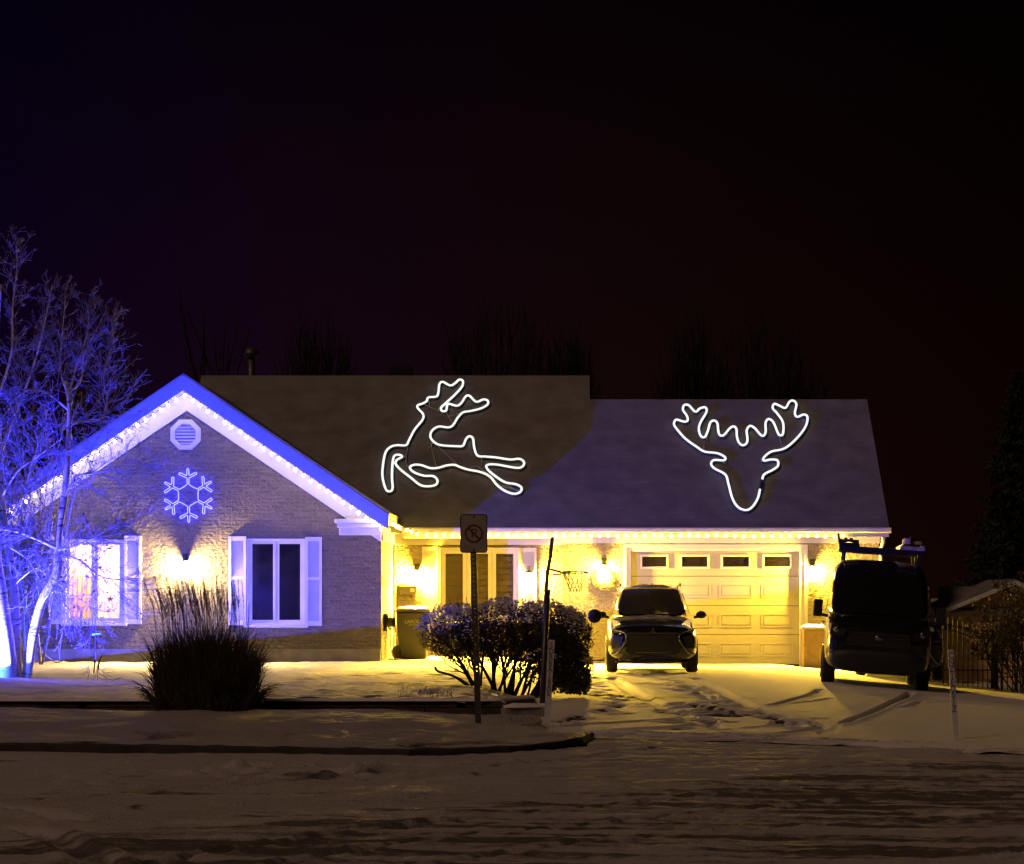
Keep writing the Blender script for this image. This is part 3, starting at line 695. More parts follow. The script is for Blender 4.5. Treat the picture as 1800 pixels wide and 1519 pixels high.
# garage door
dy = DG + .17
b = MB(); gx0, gx1, gz0, gz1 = GD[0] + .1, GD[1] - .1, -.02, GD[3] - .09
rows = [PZ(y, dy) for y in (963, 1013, 1065, 1116, 1168.5)]
for a, c in zip(rows[:-1], rows[1:]): b.box(gx0, gx1, dy, dy + .05, c + .006, min(a, gz1) - .006)
gd = b.build('garage_door', M['door'], H, bevel=.006)
pcols = [(1125, 1175), (1195, 1247), (1267, 1320), (1340, 1392)]
b = MB()
for r0, r1 in ((1028, 1050), (1080, 1102), (1131, 1153)):
    for a, c in pcols:
        x0, x1, z0, z1 = rect_px(a - 2, c + 2, r0 - 1, r1 + 1, dy)
        frame_mb(b, x0, x1, z0, z1, .03, dy - .009, dy - .001); b.box(x0 + .06, x1 - .06, dy - .007, dy - .0015, z0 + .06, z1 - .06)
b.build('panel', M['door'], gd, bevel=.008)
for a, c in pcols:
    x0, x1, z0, z1 = rect_px(a, c, 975, 1000, dy)
    b = MB(); frame_mb(b, x0, x1, z0, z1, .045, dy - .03, dy - .001); wo = b.build('window', M['white'], gd, bevel=.006)
    MB().box(x0 + .044, x1 - .044, dy - .012, dy - .002, z0 + .044, z1 - .044).build('pane', M['dark_glass'], wo)
b = MB(); b.box(GD[0] + .001, GD[0] + .1, DG + .02, DG + .14, -.05, GD[3] - .002); b.box(GD[1] - .1, GD[1] - .001, DG + .02, DG + .14, -.2, GD[3] - .002); b.box(GD[0] + .1, GD[1] - .1, DG + .02, DG + .139, GD[3] - .09, GD[3] - .002); b.build('garage_door_frame', M['white'], H)
b = MB(); b.box(GD[0] - .07, GD[0] - .002, DG - .025, DG - .002, -.05, GD[3] + .06); b.box(GD[1] + .002, GD[1] + .07, DG - .025, DG - .002, -.2, GD[3] + .06); b.box(GD[0], GD[1], DG - .025, DG - .002, GD[3] + .002, GD[3] + .06); b.build('garage_casing', M['white'], H)
MB().box(GD[0], GD[1], DG + .31, DG + .36, -.2, 2.9).build('garage_backing', M['black'], H)

# ---------------------------------------------------------------- wall lanterns
def lantern(px, py, d, label, mt, glow, colr, out=.10):
    c = W(px, py, d - out)
    t = thing('wall_lantern', label, 'wall light', (c.x, d, c.z), 'lit wall lanterns on the house')
    b = MB(); b.box(c.x - .055, c.x + .055, d - .02, d - .002, c.z - .02, c.z + .26); b.tube([(c.x, d - .02, c.z + .20), (c.x, d - out * .6, c.z + .24), (c.x, d - out, c.z + .22), (c.x, d - out, c.z + .16)], .012, 6); b.build('bracket', M['black'], t)
    b = MB(); b.lathe((c.x, c.y, c.z + .10), [(.085, 0), (.08, .015), (.03, .06), (.012, .075), (.001, .085)], 8, smooth=False); b.build('cap', M['black'], t)
    b = MB(); b.lathe((c.x, c.y, c.z - .13), [(.001, -.05), (.02, -.035), (.04, -.008), (.045, 0)], 8, smooth=False); b.build('finial', M['black'], t)
    b = MB(); b.lathe((c.x, c.y, c.z - .125), [(.035, 0), (.055, .22)], 8, smooth=False); b.build('lantern_glass', mt, t)
    sl = lamp('added_ground_spot', 'SPOT', (c.x, c.y - .085, c.z - .03), glow, colr, spot_size=R(99), spot_blend=.6, shadow_soft_size=.05); sl.rotation_euler = (R(-41), 0, 0)  # extra spot added before the glass, brightens the ground and not the wall
    return t
lantern(325, 996, DW, 'white glaring wall lantern on the gable wall above the tall dark grass', M['lensw'], 2000, (1, .66, .22))
lantern(733, 1012, DP, 'glaring porch lantern above the mailbox, left of the porch window', M['lensp'], 6200, (1, .58, .055))
lantern(930, 1016, DP, 'glaring porch lantern right of the porch window, above the bush', M['lensp'], 9600, (1, .58, .055))
lantern(1062, 1002, DG, 'glaring lantern ringed by a wreath, left of the garage door', M['lens'], 9600, (1, .58, .055), .15)
lantern(1428, 1004, DG, 'glaring lantern right of the garage door, half hidden by the van', M['lens'], 4600, (1, .58, .055))
# wreath
c = W(1062, 1018, DG - .035)
wr = thing('wreath', 'ring shaped wreath hanging around the lantern left of the garage door', 'wreath', c)
b = MB(); rg = random.Random(9)
b.tube([(c.x + .20 * math.cos(a), c.y, c.z + .20 * math.sin(a)) for a in np.linspace(0, 6.283, 24, endpoint=False)], .024, 8, closed=True)
for k in range(420):
    a = rg.uniform(0, 6.283); r = .20 + rg.gauss(0, .028); p = Vector((c.x + r * math.cos(a), c.y - rg.uniform(0, .025), c.z + r * math.sin(a)))
    u = Vector((rg.gauss(0, 1), rg.gauss(0, .2), rg.gauss(0, 1))).normalized() * .05; s = u.orthogonal().normalized() * .008
    b.add([p - s, p + s, p + u + s * .3, p + u - s * .3], [(0, 1, 2, 3)])
b.build('garland', mat('evergreen_garland', (.10, .10, .04), .8, noise=(20, .4)), wr)

# ---------------------------------------------------------------- string lights
def string(label, path, sp, drop, mt, name='string_lights', r=.028):
    t = thing(name, label, 'string lights', path[0]); P = [Vector(p) for p in path]
    b = MB(); b.tube(P, .006, 4); b.build('wire', M['wire'], t)
    bm_ = MB(); bm_.lathe((0, 0, 0), [(.001, -.045), (r * .55, -.035), (r, -.008), (r * .9, .012), (r * .4, .03)], 8); proto = None
    clip = MB(); clip.box(-.009, .009, -.012, .012, .03, .075); cproto = None
    rest = 0; rg = random.Random(len(path)); k = 0
    for a, c in zip(P[:-1], P[1:]):
        L = (c - a).length; s = rest
        while s < L and k < 100:
            p = a + (c - a) * (s / L) + Vector((rg.uniform(-.015, .015), rg.uniform(-.012, .012), -drop + rg.uniform(-.012, .012)))
            if proto is None:
                proto = bm_.build('bulb', mt); o = proto; o.parent = t
                cproto = clip.build('socket', M['wire']); cproto.parent = o
            else:
                o = proto.copy(); COL.objects.link(o); o.parent = t; q = cproto.copy(); COL.objects.link(q); q.parent = o
            o.location = p - Vector(path[0]); o.rotation_euler = (rg.uniform(-.25, .25), rg.uniform(-.25, .25), 0); k += 1
            s += sp * rg.uniform(.93, 1.07)
        rest = s - L
ys_ = YR0 + .10
def rk(px, off=-.31): x = XPK2 + (px - 322) * 52.25 / F; return Vector((x, ys_, rz(x, off)))
string('string of white bulbs clipped under both slopes of the front gable', [rk(-10), rk(80), rk(200), rk(322), rk(440), rk(560), rk(684)], .195, .07, M['bulbw'])
xe = XEW + .03
string('row of warm bulbs under the long eave over the porch and garage', [(xe + .04, YR0 + .25, rz(xe) - .13), (xe + .06, 54.6, rz(xe) - .15), (PX(735, DE - .05), DE - .06, ZE - .12), (PX(1100, DE), DE - .06, ZE - .135), (PX(1484, DE), DE - .06, ZE - .15)], .196, .035, M['bulb'], r=.030)

# ---------------------------------------------------------------- neon figures on the roof and the gable
OFF = .075
def on_roof(px, py, off=OFF):
    # ray from the camera to the roof plane raised by off
    d = Vector(((px - CX) / F, 1, -(py - HY) / F)); o = Vector((0, 0, CAMH)); p0 = roof_pt(0, 0) + n * off
    s = (p0 - o).dot(n) / d.dot(n); return o + d * s
deer = [(405,310),(440,298),(470,280),(485,252),(545,245),(560,210),(568,150),(595,135),(650,162),(690,140),(715,118),(742,125),(740,165),(690,225),(620,290),(580,330),(590,355),(618,350),(625,315),(640,300),(700,315),(735,290),(765,245),(795,240),(845,285),(895,268),(930,275),(930,305),(880,335),(800,355),(745,365),(705,405),(670,460),(635,478),(560,472),(510,505),(500,550),(530,590),(580,612),(700,620),(745,615),(765,570),(790,545),(820,560),(830,630),(855,690),(920,698),(1000,705),(1100,720),(1170,715),(1205,740),(1190,775),(1140,782),(1000,758),(930,760),(925,785),(970,830),(1060,890),(1140,905),(1185,930),(1175,965),(1125,978),(1060,955),(1000,910),(950,850),(880,815),(780,795),(720,775),(680,760),(620,765),(560,782),(500,785),(430,762),(375,760),(345,780),(375,815),(450,842),(520,845),(552,875),(540,910),(480,922),(420,910),(350,855),(280,800),(240,755),(245,725),(285,700),(270,685),(230,690),(215,740),(210,850),(215,935),(195,960),(165,945),(140,860),(140,780),(160,670),(200,625),(250,612),(315,612),(340,570),(380,495),(440,420),(445,380),(420,350),(402,328)]
dz = lambda x, y: (640 + x / 4.2857, 640 + y / 4.2857)
t = thing('neon_reindeer', 'white neon outline of a leaping reindeer on the porch roof', 'light display', on_roof(790, 800, 0))
MB().tube(crom([on_roof(*dz(*p)) for p in deer], 5), .0255, 8, closed=True).build('neon_tube', M['neon'], t)
MB().tube([q - n * .023 + Vector((0, 0, -.003)) for q in crom([on_roof(*dz(*p)) for p in deer], 5)], .029, 6, closed=True).build('neon_glow_stop', M['housing'], t)  # backing tube added under the reindeer to keep its glow off the roof
b = MB()
for pp in ([(440,300),(580,360),(620,370),(668,450)], [(640,395),(745,362)], [(485,265),(498,330)], [(555,352),(600,275)], [(525,590),(715,770)], [(500,595),(545,770)], [(495,545),(515,600),(485,635)], [(330,605),(318,690),(320,765),(345,775)], [(290,685),(310,695),(290,712)], [(885,700),(885,800),(925,745)], [(805,780),(850,765),(885,795),(960,850)], [(960,880),(990,915),(1040,925),(1100,935),(1170,955)], [(1040,915),(1090,920),(1165,960)], [(385,500),(345,570)]):
    b.tube([on_roof(*dz(*p), OFF - .035) for p in pp], .011, 5)
for p in (deer[6], deer[20], deer[36], deer[47], deer[58], deer[66], deer[76], deer[88], deer[96]): b.tube([on_roof(*dz(*p), OFF), on_roof(*dz(*p), .0)], .007, 5)
b.build('wire_frame', M['frame_wire'], t)
head = [(310,360),(325,352),(370,365),(392,355),(385,325),(362,290),(370,260),(400,262),(440,302),(470,280),(505,275),(510,305),(475,365),(462,410),(475,455),(500,462),(520,420),(535,370),(560,358),(580,375),(585,420),(595,450),(620,450),(655,410),(680,395),(700,410),(703,455),(715,495),(740,515),(765,500),(770,470),(765,420),(785,392),(815,405),(850,445),(870,455),(885,430),(885,370),(905,348),(935,370),(960,430),(975,452),(995,440),(995,370),(960,315),(930,280),(940,252),(975,265),(1010,278),(1035,240),(1060,232),(1080,255),(1070,310),(1085,335),(1125,320),(1150,335),(1140,390),(1100,450),(1040,510),(990,540),(920,555),(875,590),(875,612),(915,605),(960,610),(962,645),(930,670),(875,700),(862,740),(850,790),(835,850),(800,905),(760,925),(710,905),(675,850),(650,760),(630,700),(560,660),(540,630),(560,608),(620,610),(628,590),(580,565),(500,555),(450,525),(380,475),(330,420),(306,385)]
hz = lambda x, y: (1100 + x / 3.6, 640 + y / 3.6)
t = thing('neon_stag_head', 'white neon outline of an antlered stag head on the garage roof', 'light display', on_roof(1305, 800, 0))
MB().tube(crom([on_roof(*hz(*p)) for p in head], 5), .0255, 8, closed=True).build('neon_tube', M['neon'], t)
MB().tube([q - n * .023 + Vector((0, 0, -.003)) for q in crom([on_roof(*hz(*p)) for p in head], 5)], .029, 6, closed=True).build('neon_glow_stop', M['housing'], t)  # same added backing, shields the roof from the stag's glow
b = MB()
for pp in ([(497,490),(495,550)], [(975,472),(995,540)], [(475,455),(490,490),(515,480),(515,440)], [(958,440),(975,470),(995,450)], [(615,595),(640,605),(635,628),(615,625)], [(860,625),(855,600),(880,590)], [(868,695),(855,745),(860,775),(845,790)], [(760,925),(800,900),(840,870)], [(600,455),(620,465),(645,445)]):
    b.tube([on_roof(*hz(*p), OFF - .03) for p in pp], .011, 5)
for p in (head[4], head[18], head[28], head[45], head[55], head[66], head[75], head[83]): b.tube([on_roof(*hz(*p), OFF), on_roof(*hz(*p), 0)], .007, 5)
b.build('wire_frame', M['frame_wire'], t)
b = MB(); b.tube([on_roof(*hz(862, 735), OFF + .02), on_roof(*hz(850, 790), OFF + .02)], .03, 6); b.build('plug', M['wire'], t)
# snowflake
c = W(331, 871, DW - .045); sc = DW / F / 12.66
t = thing('neon_snowflake', 'blue neon snowflake on the brick gable between the windows', 'light display', c)
arm = [(238,30),(300,22),(385,24),(405,62),(455,165),(480,195),(508,168),(455,64),(455,26),(570,20),(598,0),(570,-20),(455,-26),(455,-64),(508,-168),(480,-195),(455,-165),(405,-62),(385,-24),(300,-22),(238,-30)]
pts = []
for k in range(6):
    a = math.pi / 2 - k * math.pi / 3 + .02
    for r, q in reversed(arm): pts.append((c.x + (r * math.cos(a) - q * math.sin(a)) * sc, c.y, c.z + (r * math.sin(a) + q * math.cos(a)) * sc))
# walk the arms clockwise so that the inner ends join into the hexagon
pts = []
for k in range(6):
    a = math.pi / 2 - k * math.pi / 3 + .02
    for r, q in arm: pts.append((c.x + (r * math.cos(a) - q * math.sin(a)) * sc, c.y, c.z + (r * math.sin(a) + q * math.cos(a)) * sc))
MB().tube(crom(pts, 3), .0105, 6, closed=True).build('neon_tube', M['neonb'], t)
b = MB()
for k in range(6):
    a = math.pi / 2 - k * math.pi / 3; p = Vector((c.x + 400 * sc * math.cos(a), c.y, c.z + 400 * sc * math.sin(a))); b.tube([p, p + Vector((0, .043, 0))], .012, 5)
b.build('standoff', M['wire'], t)

# ---------------------------------------------------------------- blue floodlights: one on a spike for the birch, one strapped to its stem for the house
def flood(label, S, aim, energy, size, blend, spike=True, lens=14, col=(.012, .045, 1.0)):
    t = thing('floodlight', label, 'floodlight', (S.x, S.y, .0 if spike else S.z)); q = aim.to_track_quat('-Z', 'Y').to_matrix()
    b = MB(); b.cbox(S - aim * .075, (.15, .12, .05), q); b.build('housing', M['black'], t, bevel=.01)
    b = MB(); b.tube([S - aim * .09, (S.x - .05, S.y - .05, -.1)] if spike else [S - aim * .09, S + Vector((-.14, .0, -.10))], .012, 6); b.build('bracket', M['black'], t)
    b = MB(); b.cbox(S - aim * .036, (.12, .09, .03), q); b.build('lens', mat('blue_lens', (.2, .2, .9), .2, emit=((.03, .10, 1), lens)), t)
    fl = lamp('flood_lamp', 'SPOT', S, energy, col, spot_size=R(size), spot_blend=blend, shadow_soft_size=.03)
    fl.rotation_euler = aim.to_track_quat('-Z', 'Y').to_euler()
S1 = Vector((-8.85, 39.35, .36)); flood('small blue floodlight on a ground spike at the foot of the birch', S1, Vector((.1026, -.0199, .9945)), 11500, 160, .03, lens=2500, col=(.03, .028, 1.0))
S2 = Vector((-3.46, 52.5, 3.15)) - 7.15 * Vector((.778, 1, .305)) + Vector((.85, 0, -.12)); flood('small blue floodlight on a tall thin stake right of the birch', S2, Vector((-.1055, .061, .9925)), 6200, 180, 0)
rl = lamp('room_lamp', 'POINT', (WIN1[0] + .6, 54.0, 2.35), 300, (1, .74, .52), shadow_soft_size=.12)

# ---------------------------------------------------------------- vehicles
def loft(b, secs, closed_bottom=True, cap0=True, cap1=True, skip=()):
    m = len(secs[0][1]); base = len(b.v); n = 0
    for y, pr in secs:
        left = [(-x, y, z) for x, z in pr]; right = [(x, y, z) for x, z in reversed(pr)]
        if pr[-1][0] == 0: right = right[1:]
        ring = left + right; n = len(ring); b.v += ring
    for i in range(len(secs) - 1):
        for k in range(n if closed_bottom else n - 1):
            if (i, k) in skip: continue
            j = (k + 1) % n
            b.f.append([base + i * n + k, base + i * n + j, base + (i + 1) * n + j, base + (i + 1) * n + k]); b.sm.append(True)
    if cap0: b.f.append([base + k for k in range(n)]); b.sm.append(True)
    if cap1: b.f.append([base + (len(secs) - 1) * n + k for k in range(n - 1, -1, -1)]); b.sm.append(True)
    return b
M['paint'] = mat('dark_car_paint', (.022, .020, .019), .22, metal=.35, coat=.8, noise=(12, .3))
M['vanpaint'] = mat('black_van_paint', (.016, .015, .015), .25, metal=.3, coat=.7, noise=(12, .3))
M['plastic'] = mat('black_plastic', (.012, .012, .012), .55, bump=(120, .2, .002))
M['tyre'] = mat('tyre_rubber', (.013, .013, .013), .85, bump=(60, .4, .004))
M['rim'] = mat('alloy_rim', (.12, .12, .12), .35, metal=.8, noise=(20, .2))
M['chrome'] = mat('chrome_trim', (.30, .29, .27), .25, metal=1, noise=(20, .1))
M['lampglass'] = mat('headlamp_glass', (.04, .04, .04), .12, spec=.6, metal=.2, noise=(40, .5))
M['screen'] = mat('frosted_windscreen', (.12, .11, .085), .55, noise=(2.2, .75))
def frost_mat():
    m = bpy.data.materials.new('frosted_windscreen'); m.use_nodes = True; t = m.node_tree; t.nodes.remove(t.nodes['Principled BSDF']); o = t.nodes['Material Output']
    tc = nn(t, 'ShaderNodeTexCoord'); n_ = nn(t, 'ShaderNodeTexNoise'); n_.inputs['Scale'].default_value = 2.2; n_.inputs['Detail'].default_value = 4; t.links.new(tc.outputs['Object'], n_.inputs['Vector'])
    r1 = ramp(t, [(.35, (.25, .25, .22)), (.7, (.85, .83, .78))]); t.links.new(n_.outputs['Fac'], r1.inputs[0])
    d = nn(t, 'ShaderNodeBsdfDiffuse'); d.inputs[0].default_value = (.055, .053, .045, 1); tr = nn(t, 'ShaderNodeBsdfTranslucent'); t.links.new(r1.outputs[0], tr.inputs[0])
    a = nn(t, 'ShaderNodeAddShader'); t.links.new(d.outputs[0], a.inputs[0]); t.links.new(tr.outputs[0], a.inputs[1])
    g = nn(t, 'ShaderNodeBsdfGlossy'); g.inputs['Roughness'].default_value = .25; x = nn(t, 'ShaderNodeMixShader'); x.inputs[0].default_value = .03
    t.links.new(a.outputs[0], x.inputs[1]); t.links.new(g.outputs[0], x.inputs[2]); t.links.new(x.outputs[0], o.inputs[0]); return m
M['screen'] = frost_mat()
M['carglass'] = mat('car_glass', (.012, .012, .012), .05, spec=.8)
M['carsnow'] = mat('thin_snow_film', (.40, .39, .36), .75, noise=(6, .35), bump=(60, .5, .006))

def rot_of(yaw, roll=0): return (0, roll, yaw)
def wheel(parent, x, y, r, wdt, name='wheel'):
    s = 1 if x > 0 else -1
    b = MB(); h = wdt / 2
    b.lathe((x, y, r), [(r * .62, -h), (r * .9, -h), (r * .985, -h * .75), (r, -h * .4), (r, h * .4), (r * .985, h * .75), (r * .9, h), (r * .62, h)], 28, 'X')
    t = b.build(name, M['tyre'], parent)
    b = MB(); b.lathe((x + s * (h - .03), y, r), [(r * .61, -.02), (r * .61, .015), (r * .5, .0), (r * .12, .012), (r * .1, .02)], 20, 'X')
    for k in range(5):
        a = k * 2 * math.pi / 5; m = Matrix.Rotation(a, 3, 'X'); b.cbox(Vector((x + s * (h - .018), y, r)) + m @ Vector((0, 0, r * .33)), (.03, .06, r * .5), m)
    b.build('rim', M['rim'], t)
    return t

def make_suv(label):
    t = thing('parked_car', label, 'car')
    lo = MB()
    loft(lo, [(0.0, [(.45, .26), (.60, .34), (.66, .48), (.66, .64), (.60, .76), (.42, .82), (0, .845)]),
              (.10, [(.60, .22), (.76, .32), (.815, .48), (.815, .66), (.74, .81), (.50, .875), (0, .90)]),
              (.40, [(.68, .21), (.85, .32), (.88, .50), (.875, .70), (.80, .88), (.56, .945), (0, .965)]),
              (.95, [(.70, .21), (.85, .32), (.885, .50), (.88, .75), (.82, .96), (.60, 1.01), (0, 1.03)]),
              (1.35, [(.70, .21), (.86, .32), (.885, .50), (.88, .78), (.83, 1.02), (.66, 1.075), (0, 1.085)]),
              (2.4, [(.70, .21), (.86, .32), (.885, .50), (.88, .80), (.84, 1.04), (.70, 1.085), (0, 1.09)]),
              (3.9, [(.70, .22), (.86, .34), (.88, .55), (.87, .84), (.83, 1.06), (.68, 1.09), (0, 1.10)]),
              (4.3, [(.60, .26), (.74, .38), (.80, .58), (.80, .85), (.76, 1.02), (.6, 1.08), (0, 1.09)]),
              (4.4, [(.5, .34), (.62, .42), (.68, .6), (.68, .82), (.62, .95), (.5, 1.0), (0, 1.02)])])
    body = lo.build('body', M['paint'], t, subsurf=2, fixn=True)
    gh = MB()
    loft(gh, [(1.28, [(.74, 1.05), (.70, 1.075), (.66, 1.085), (.5, 1.09), (0, 1.095)]),
              (1.62, [(.755, 1.05), (.70, 1.32), (.66, 1.36), (.5, 1.375), (0, 1.385)]),
              (2.02, [(.76, 1.05), (.62, 1.57), (.57, 1.62), (.46, 1.645), (0, 1.655)]),
              (2.45, [(.76, 1.05), (.62, 1.61), (.57, 1.66), (.46, 1.685), (0, 1.695)]),
              (3.2, [(.75, 1.06), (.61, 1.59), (.56, 1.64), (.45, 1.665), (0, 1.675)]),
              (3.9, [(.72, 1.06), (.58, 1.48), (.54, 1.52), (.44, 1.545), (0, 1.555)]),
              (4.28, [(.68, 1.06), (.64, 1.10), (.6, 1.11), (.44, 1.12), (0, 1.12)])], skip=[(i, k) for i in (0, 1, 5) for k in (2, 3, 4, 5)])
    gh.build('roof_shell', M['paint'], t, subsurf=1, fixn=True)
    # windscreen with its film of frost
    b = MB(); nn_ = 9
    for j in range(6):
        v_ = j / 5; y = 1.36 + (2.0 - 1.36) * v_; z = 1.125 + (1.625 - 1.125) * v_ ; hw = .70 + (.545 - .70) * v_
        for i in range(nn_):
            u = -1 + 2 * i / (nn_ - 1); b.v.append((u * hw, y - .035 + .05 * u * u, z + .012 - .03 * u * u))
            if i and j: k = len(b.v) - 1; b.f.append([k - nn_ - 1, k - nn_, k, k - 1]); b.sm.append(True)
    b.build('windscreen', M['screen'], t)
    b = MB(); b.slab([(-.52, 3.95, 1.52), (.52, 3.95, 1.52), (.57, 4.27, 1.13), (-.57, 4.27, 1.13)], .006, (0, 1, .3)); b.build('rear_window', M['glass'], t)
    b = MB(); b.box(-.55, -.10, 2.3, 2.5, 1.0, 1.35); b.box(.10, .55, 2.3, 2.5, 1.0, 1.35); b.box(-.42, -.22, 2.34, 2.44, 1.36, 1.5); b.box(.22, .42, 2.34, 2.44, 1.36, 1.5); b.build('seat', M['plastic'], t, bevel=.05)
    for s in (-1, 1):
        b = MB(); q = [(s * .772, 1.75, 1.12), (s * .772, 3.6, 1.13), (s * .632, 3.5, 1.52), (s * .637, 2.15, 1.54)]; b.slab(q, .006, (s, 0, 0)); b.build('side_window', M['carglass'], t)
        b = MB(); b.ball((s * .985, 1.42, 1.115), .11, 8, (.95, .55, .68)); b.tube([(s * .84, 1.45, 1.06), (s * .94, 1.44, 1.08)], .03, 6); b.build('mirror', M['plastic'], t)
        b = MB(); b.tube([(s * .60, 2.3, 1.69), (s * .60, 2.36, 1.725), (s * .595, 3.6, 1.69), (s * .59, 3.68, 1.64)], .018, 6); b.build('roof_rail', M['plastic'], t)
        # headlamp, bright boomerang trim, lower lamp
        b = MB(); b.slab([(s * .50, .045, .815), (s * .78, .165, .845), (s * .80, .20, .79), (s * .54, .055, .755)], .03, (0, -1, .15)); b.build('headlight', M['lampglass'], t)
        pts = [(.82, .22, .86), (.68, .07, .825), (.545, .0, .775), (.505, -.03, .70), (.53, -.035, .60), (.62, -.01, .47), (.70, .03, .385), (.80, .12, .375)]
        b = MB(); b.tube(crom([(s * x, y - .008, z) for x, y, z in pts], 4, False), [.014] * 4 + [.018] * 8 + [.03] * 12 + [.022] * 5, 6); b.build('lamp_trim', M['chrome'], t)
        b = MB(); b.slab([(s * .57, -.012, .70), (s * .76, .075, .74), (s * .79, .10, .47), (s * .63, .0, .50)], .02, (0, -1, 0)); b.build('fog_lamp', M['lampglass'], t)
    b = MB(); b.slab([(-.50, -.005, .76), (.50, -.005, .76), (.49, -.025, .62), (.52, -.02, .42), (.44, -.015, .36), (-.44, -.015, .36), (-.52, -.02, .42), (-.49, -.025, .62)], .035, (0, -1, 0)); b.build('grille', M['plastic'], t)
    b = MB(); b.box(-.50, .50, -.055, -.038, .768, .782); b.box(-.34, .34, -.06, -.045, .395, .41); b.box(-.40, .40, -.058, -.042, .70, .706); b.build('grille_bar', M['chrome'], t)
    b = MB()
    for k in range(3):
        a = math.pi / 2 + k * 2 * math.pi / 3; c = Vector((math.cos(a), math.sin(a))) * .036; u = Vector((math.cos(a), math.sin(a))) * .034; v_ = Vector((-u.y, u.x)) * .55
        b.prism([(c.x + u.x, .725 + c.y + u.y + .085), (c.x + v_.x, .725 + c.y + v_.y + .085), (c.x - u.x, .725 + c.y - u.y + .085), (c.x - v_.x, .725 + c.y - v_.y + .085)], -.068, -.058)
    b.build('emblem', M['chrome'], t)
    b = MB(); b.box(-.42, .42, .04, .3, .20, .27); b.box(-.72, .72, .25, .55, .20, .24); b.build('bumper_lip', M['plastic'], t, bevel=.02)
    b = MB(); b.tube([(0.06, 3.55, 1.68), (0.06, 3.66, 1.78)], [.025, .008], 6); b.build('roof_antenna', M['plastic'], t)
    # snow lying on the roof and at the foot of the screen
    b = MB(); nx, ny = 9, 9
    for j in range(ny):
        y = 2.06 + (3.7 - 2.06) * j / (ny - 1); zz = np.interp(y, [2.0, 2.45, 3.2, 3.9], [1.66, 1.70, 1.68, 1.56])
        for i in range(nx):
            u = -1 + 2 * i / (nx - 1); b.v.append((u * .50, y, zz + .018 + .012 * math.sin(i * 2.1 + j) - .045 * u * u - (.02 if i in (0, nx - 1) or j in (0, ny - 1) else 0)))
            if i and j: k = len(b.v) - 1; b.f.append([k - nx - 1, k - nx, k, k - 1]); b.sm.append(True)
    b.build('roof_snow', M['carsnow'], t)
    b = MB(); nx = 13; prof = [(.97, 1.035), (1.06, 1.068), (1.2, 1.09), (1.32, 1.108)]
    for j, (y, z) in enumerate(prof):
        for i in range(nx):
            u = -1 + 2 * i / (nx - 1); b.v.append((u * .66, y + .02 * math.sin(i * 1.9), z - .035 * u * u + .004 * math.sin(i * 3)))
            if i and j: k = len(b.v) - 1; b.f.append([k - nx - 1, k - nx, k, k - 1]); b.sm.append(True)
    b.build('hood_snow', M['carsnow'], t)
    for x in (-.775, .775):
        for y in (.86, 3.53): wheel(t, x, y, .345, .225)
    return t
suv = make_suv('dark compact car with frosted windscreen parked in front of the garage door')
sp = W(1146, 1184, 49.5); suv.location = (sp.x, 49.5 - .5, float(gz(sp.x, 49.5)) + .005); suv.rotation_euler = (0, 0, R(-.8))
car2 = copy_tree(suv); car2['label'] = 'second dark parked car, mostly hidden behind the black van'
car2.location = (PX(1577, 52), 51.5, float(gz(PX(1577, 52), 52.5)) + .0); car2.rotation_euler = (0, R(4), R(-5))

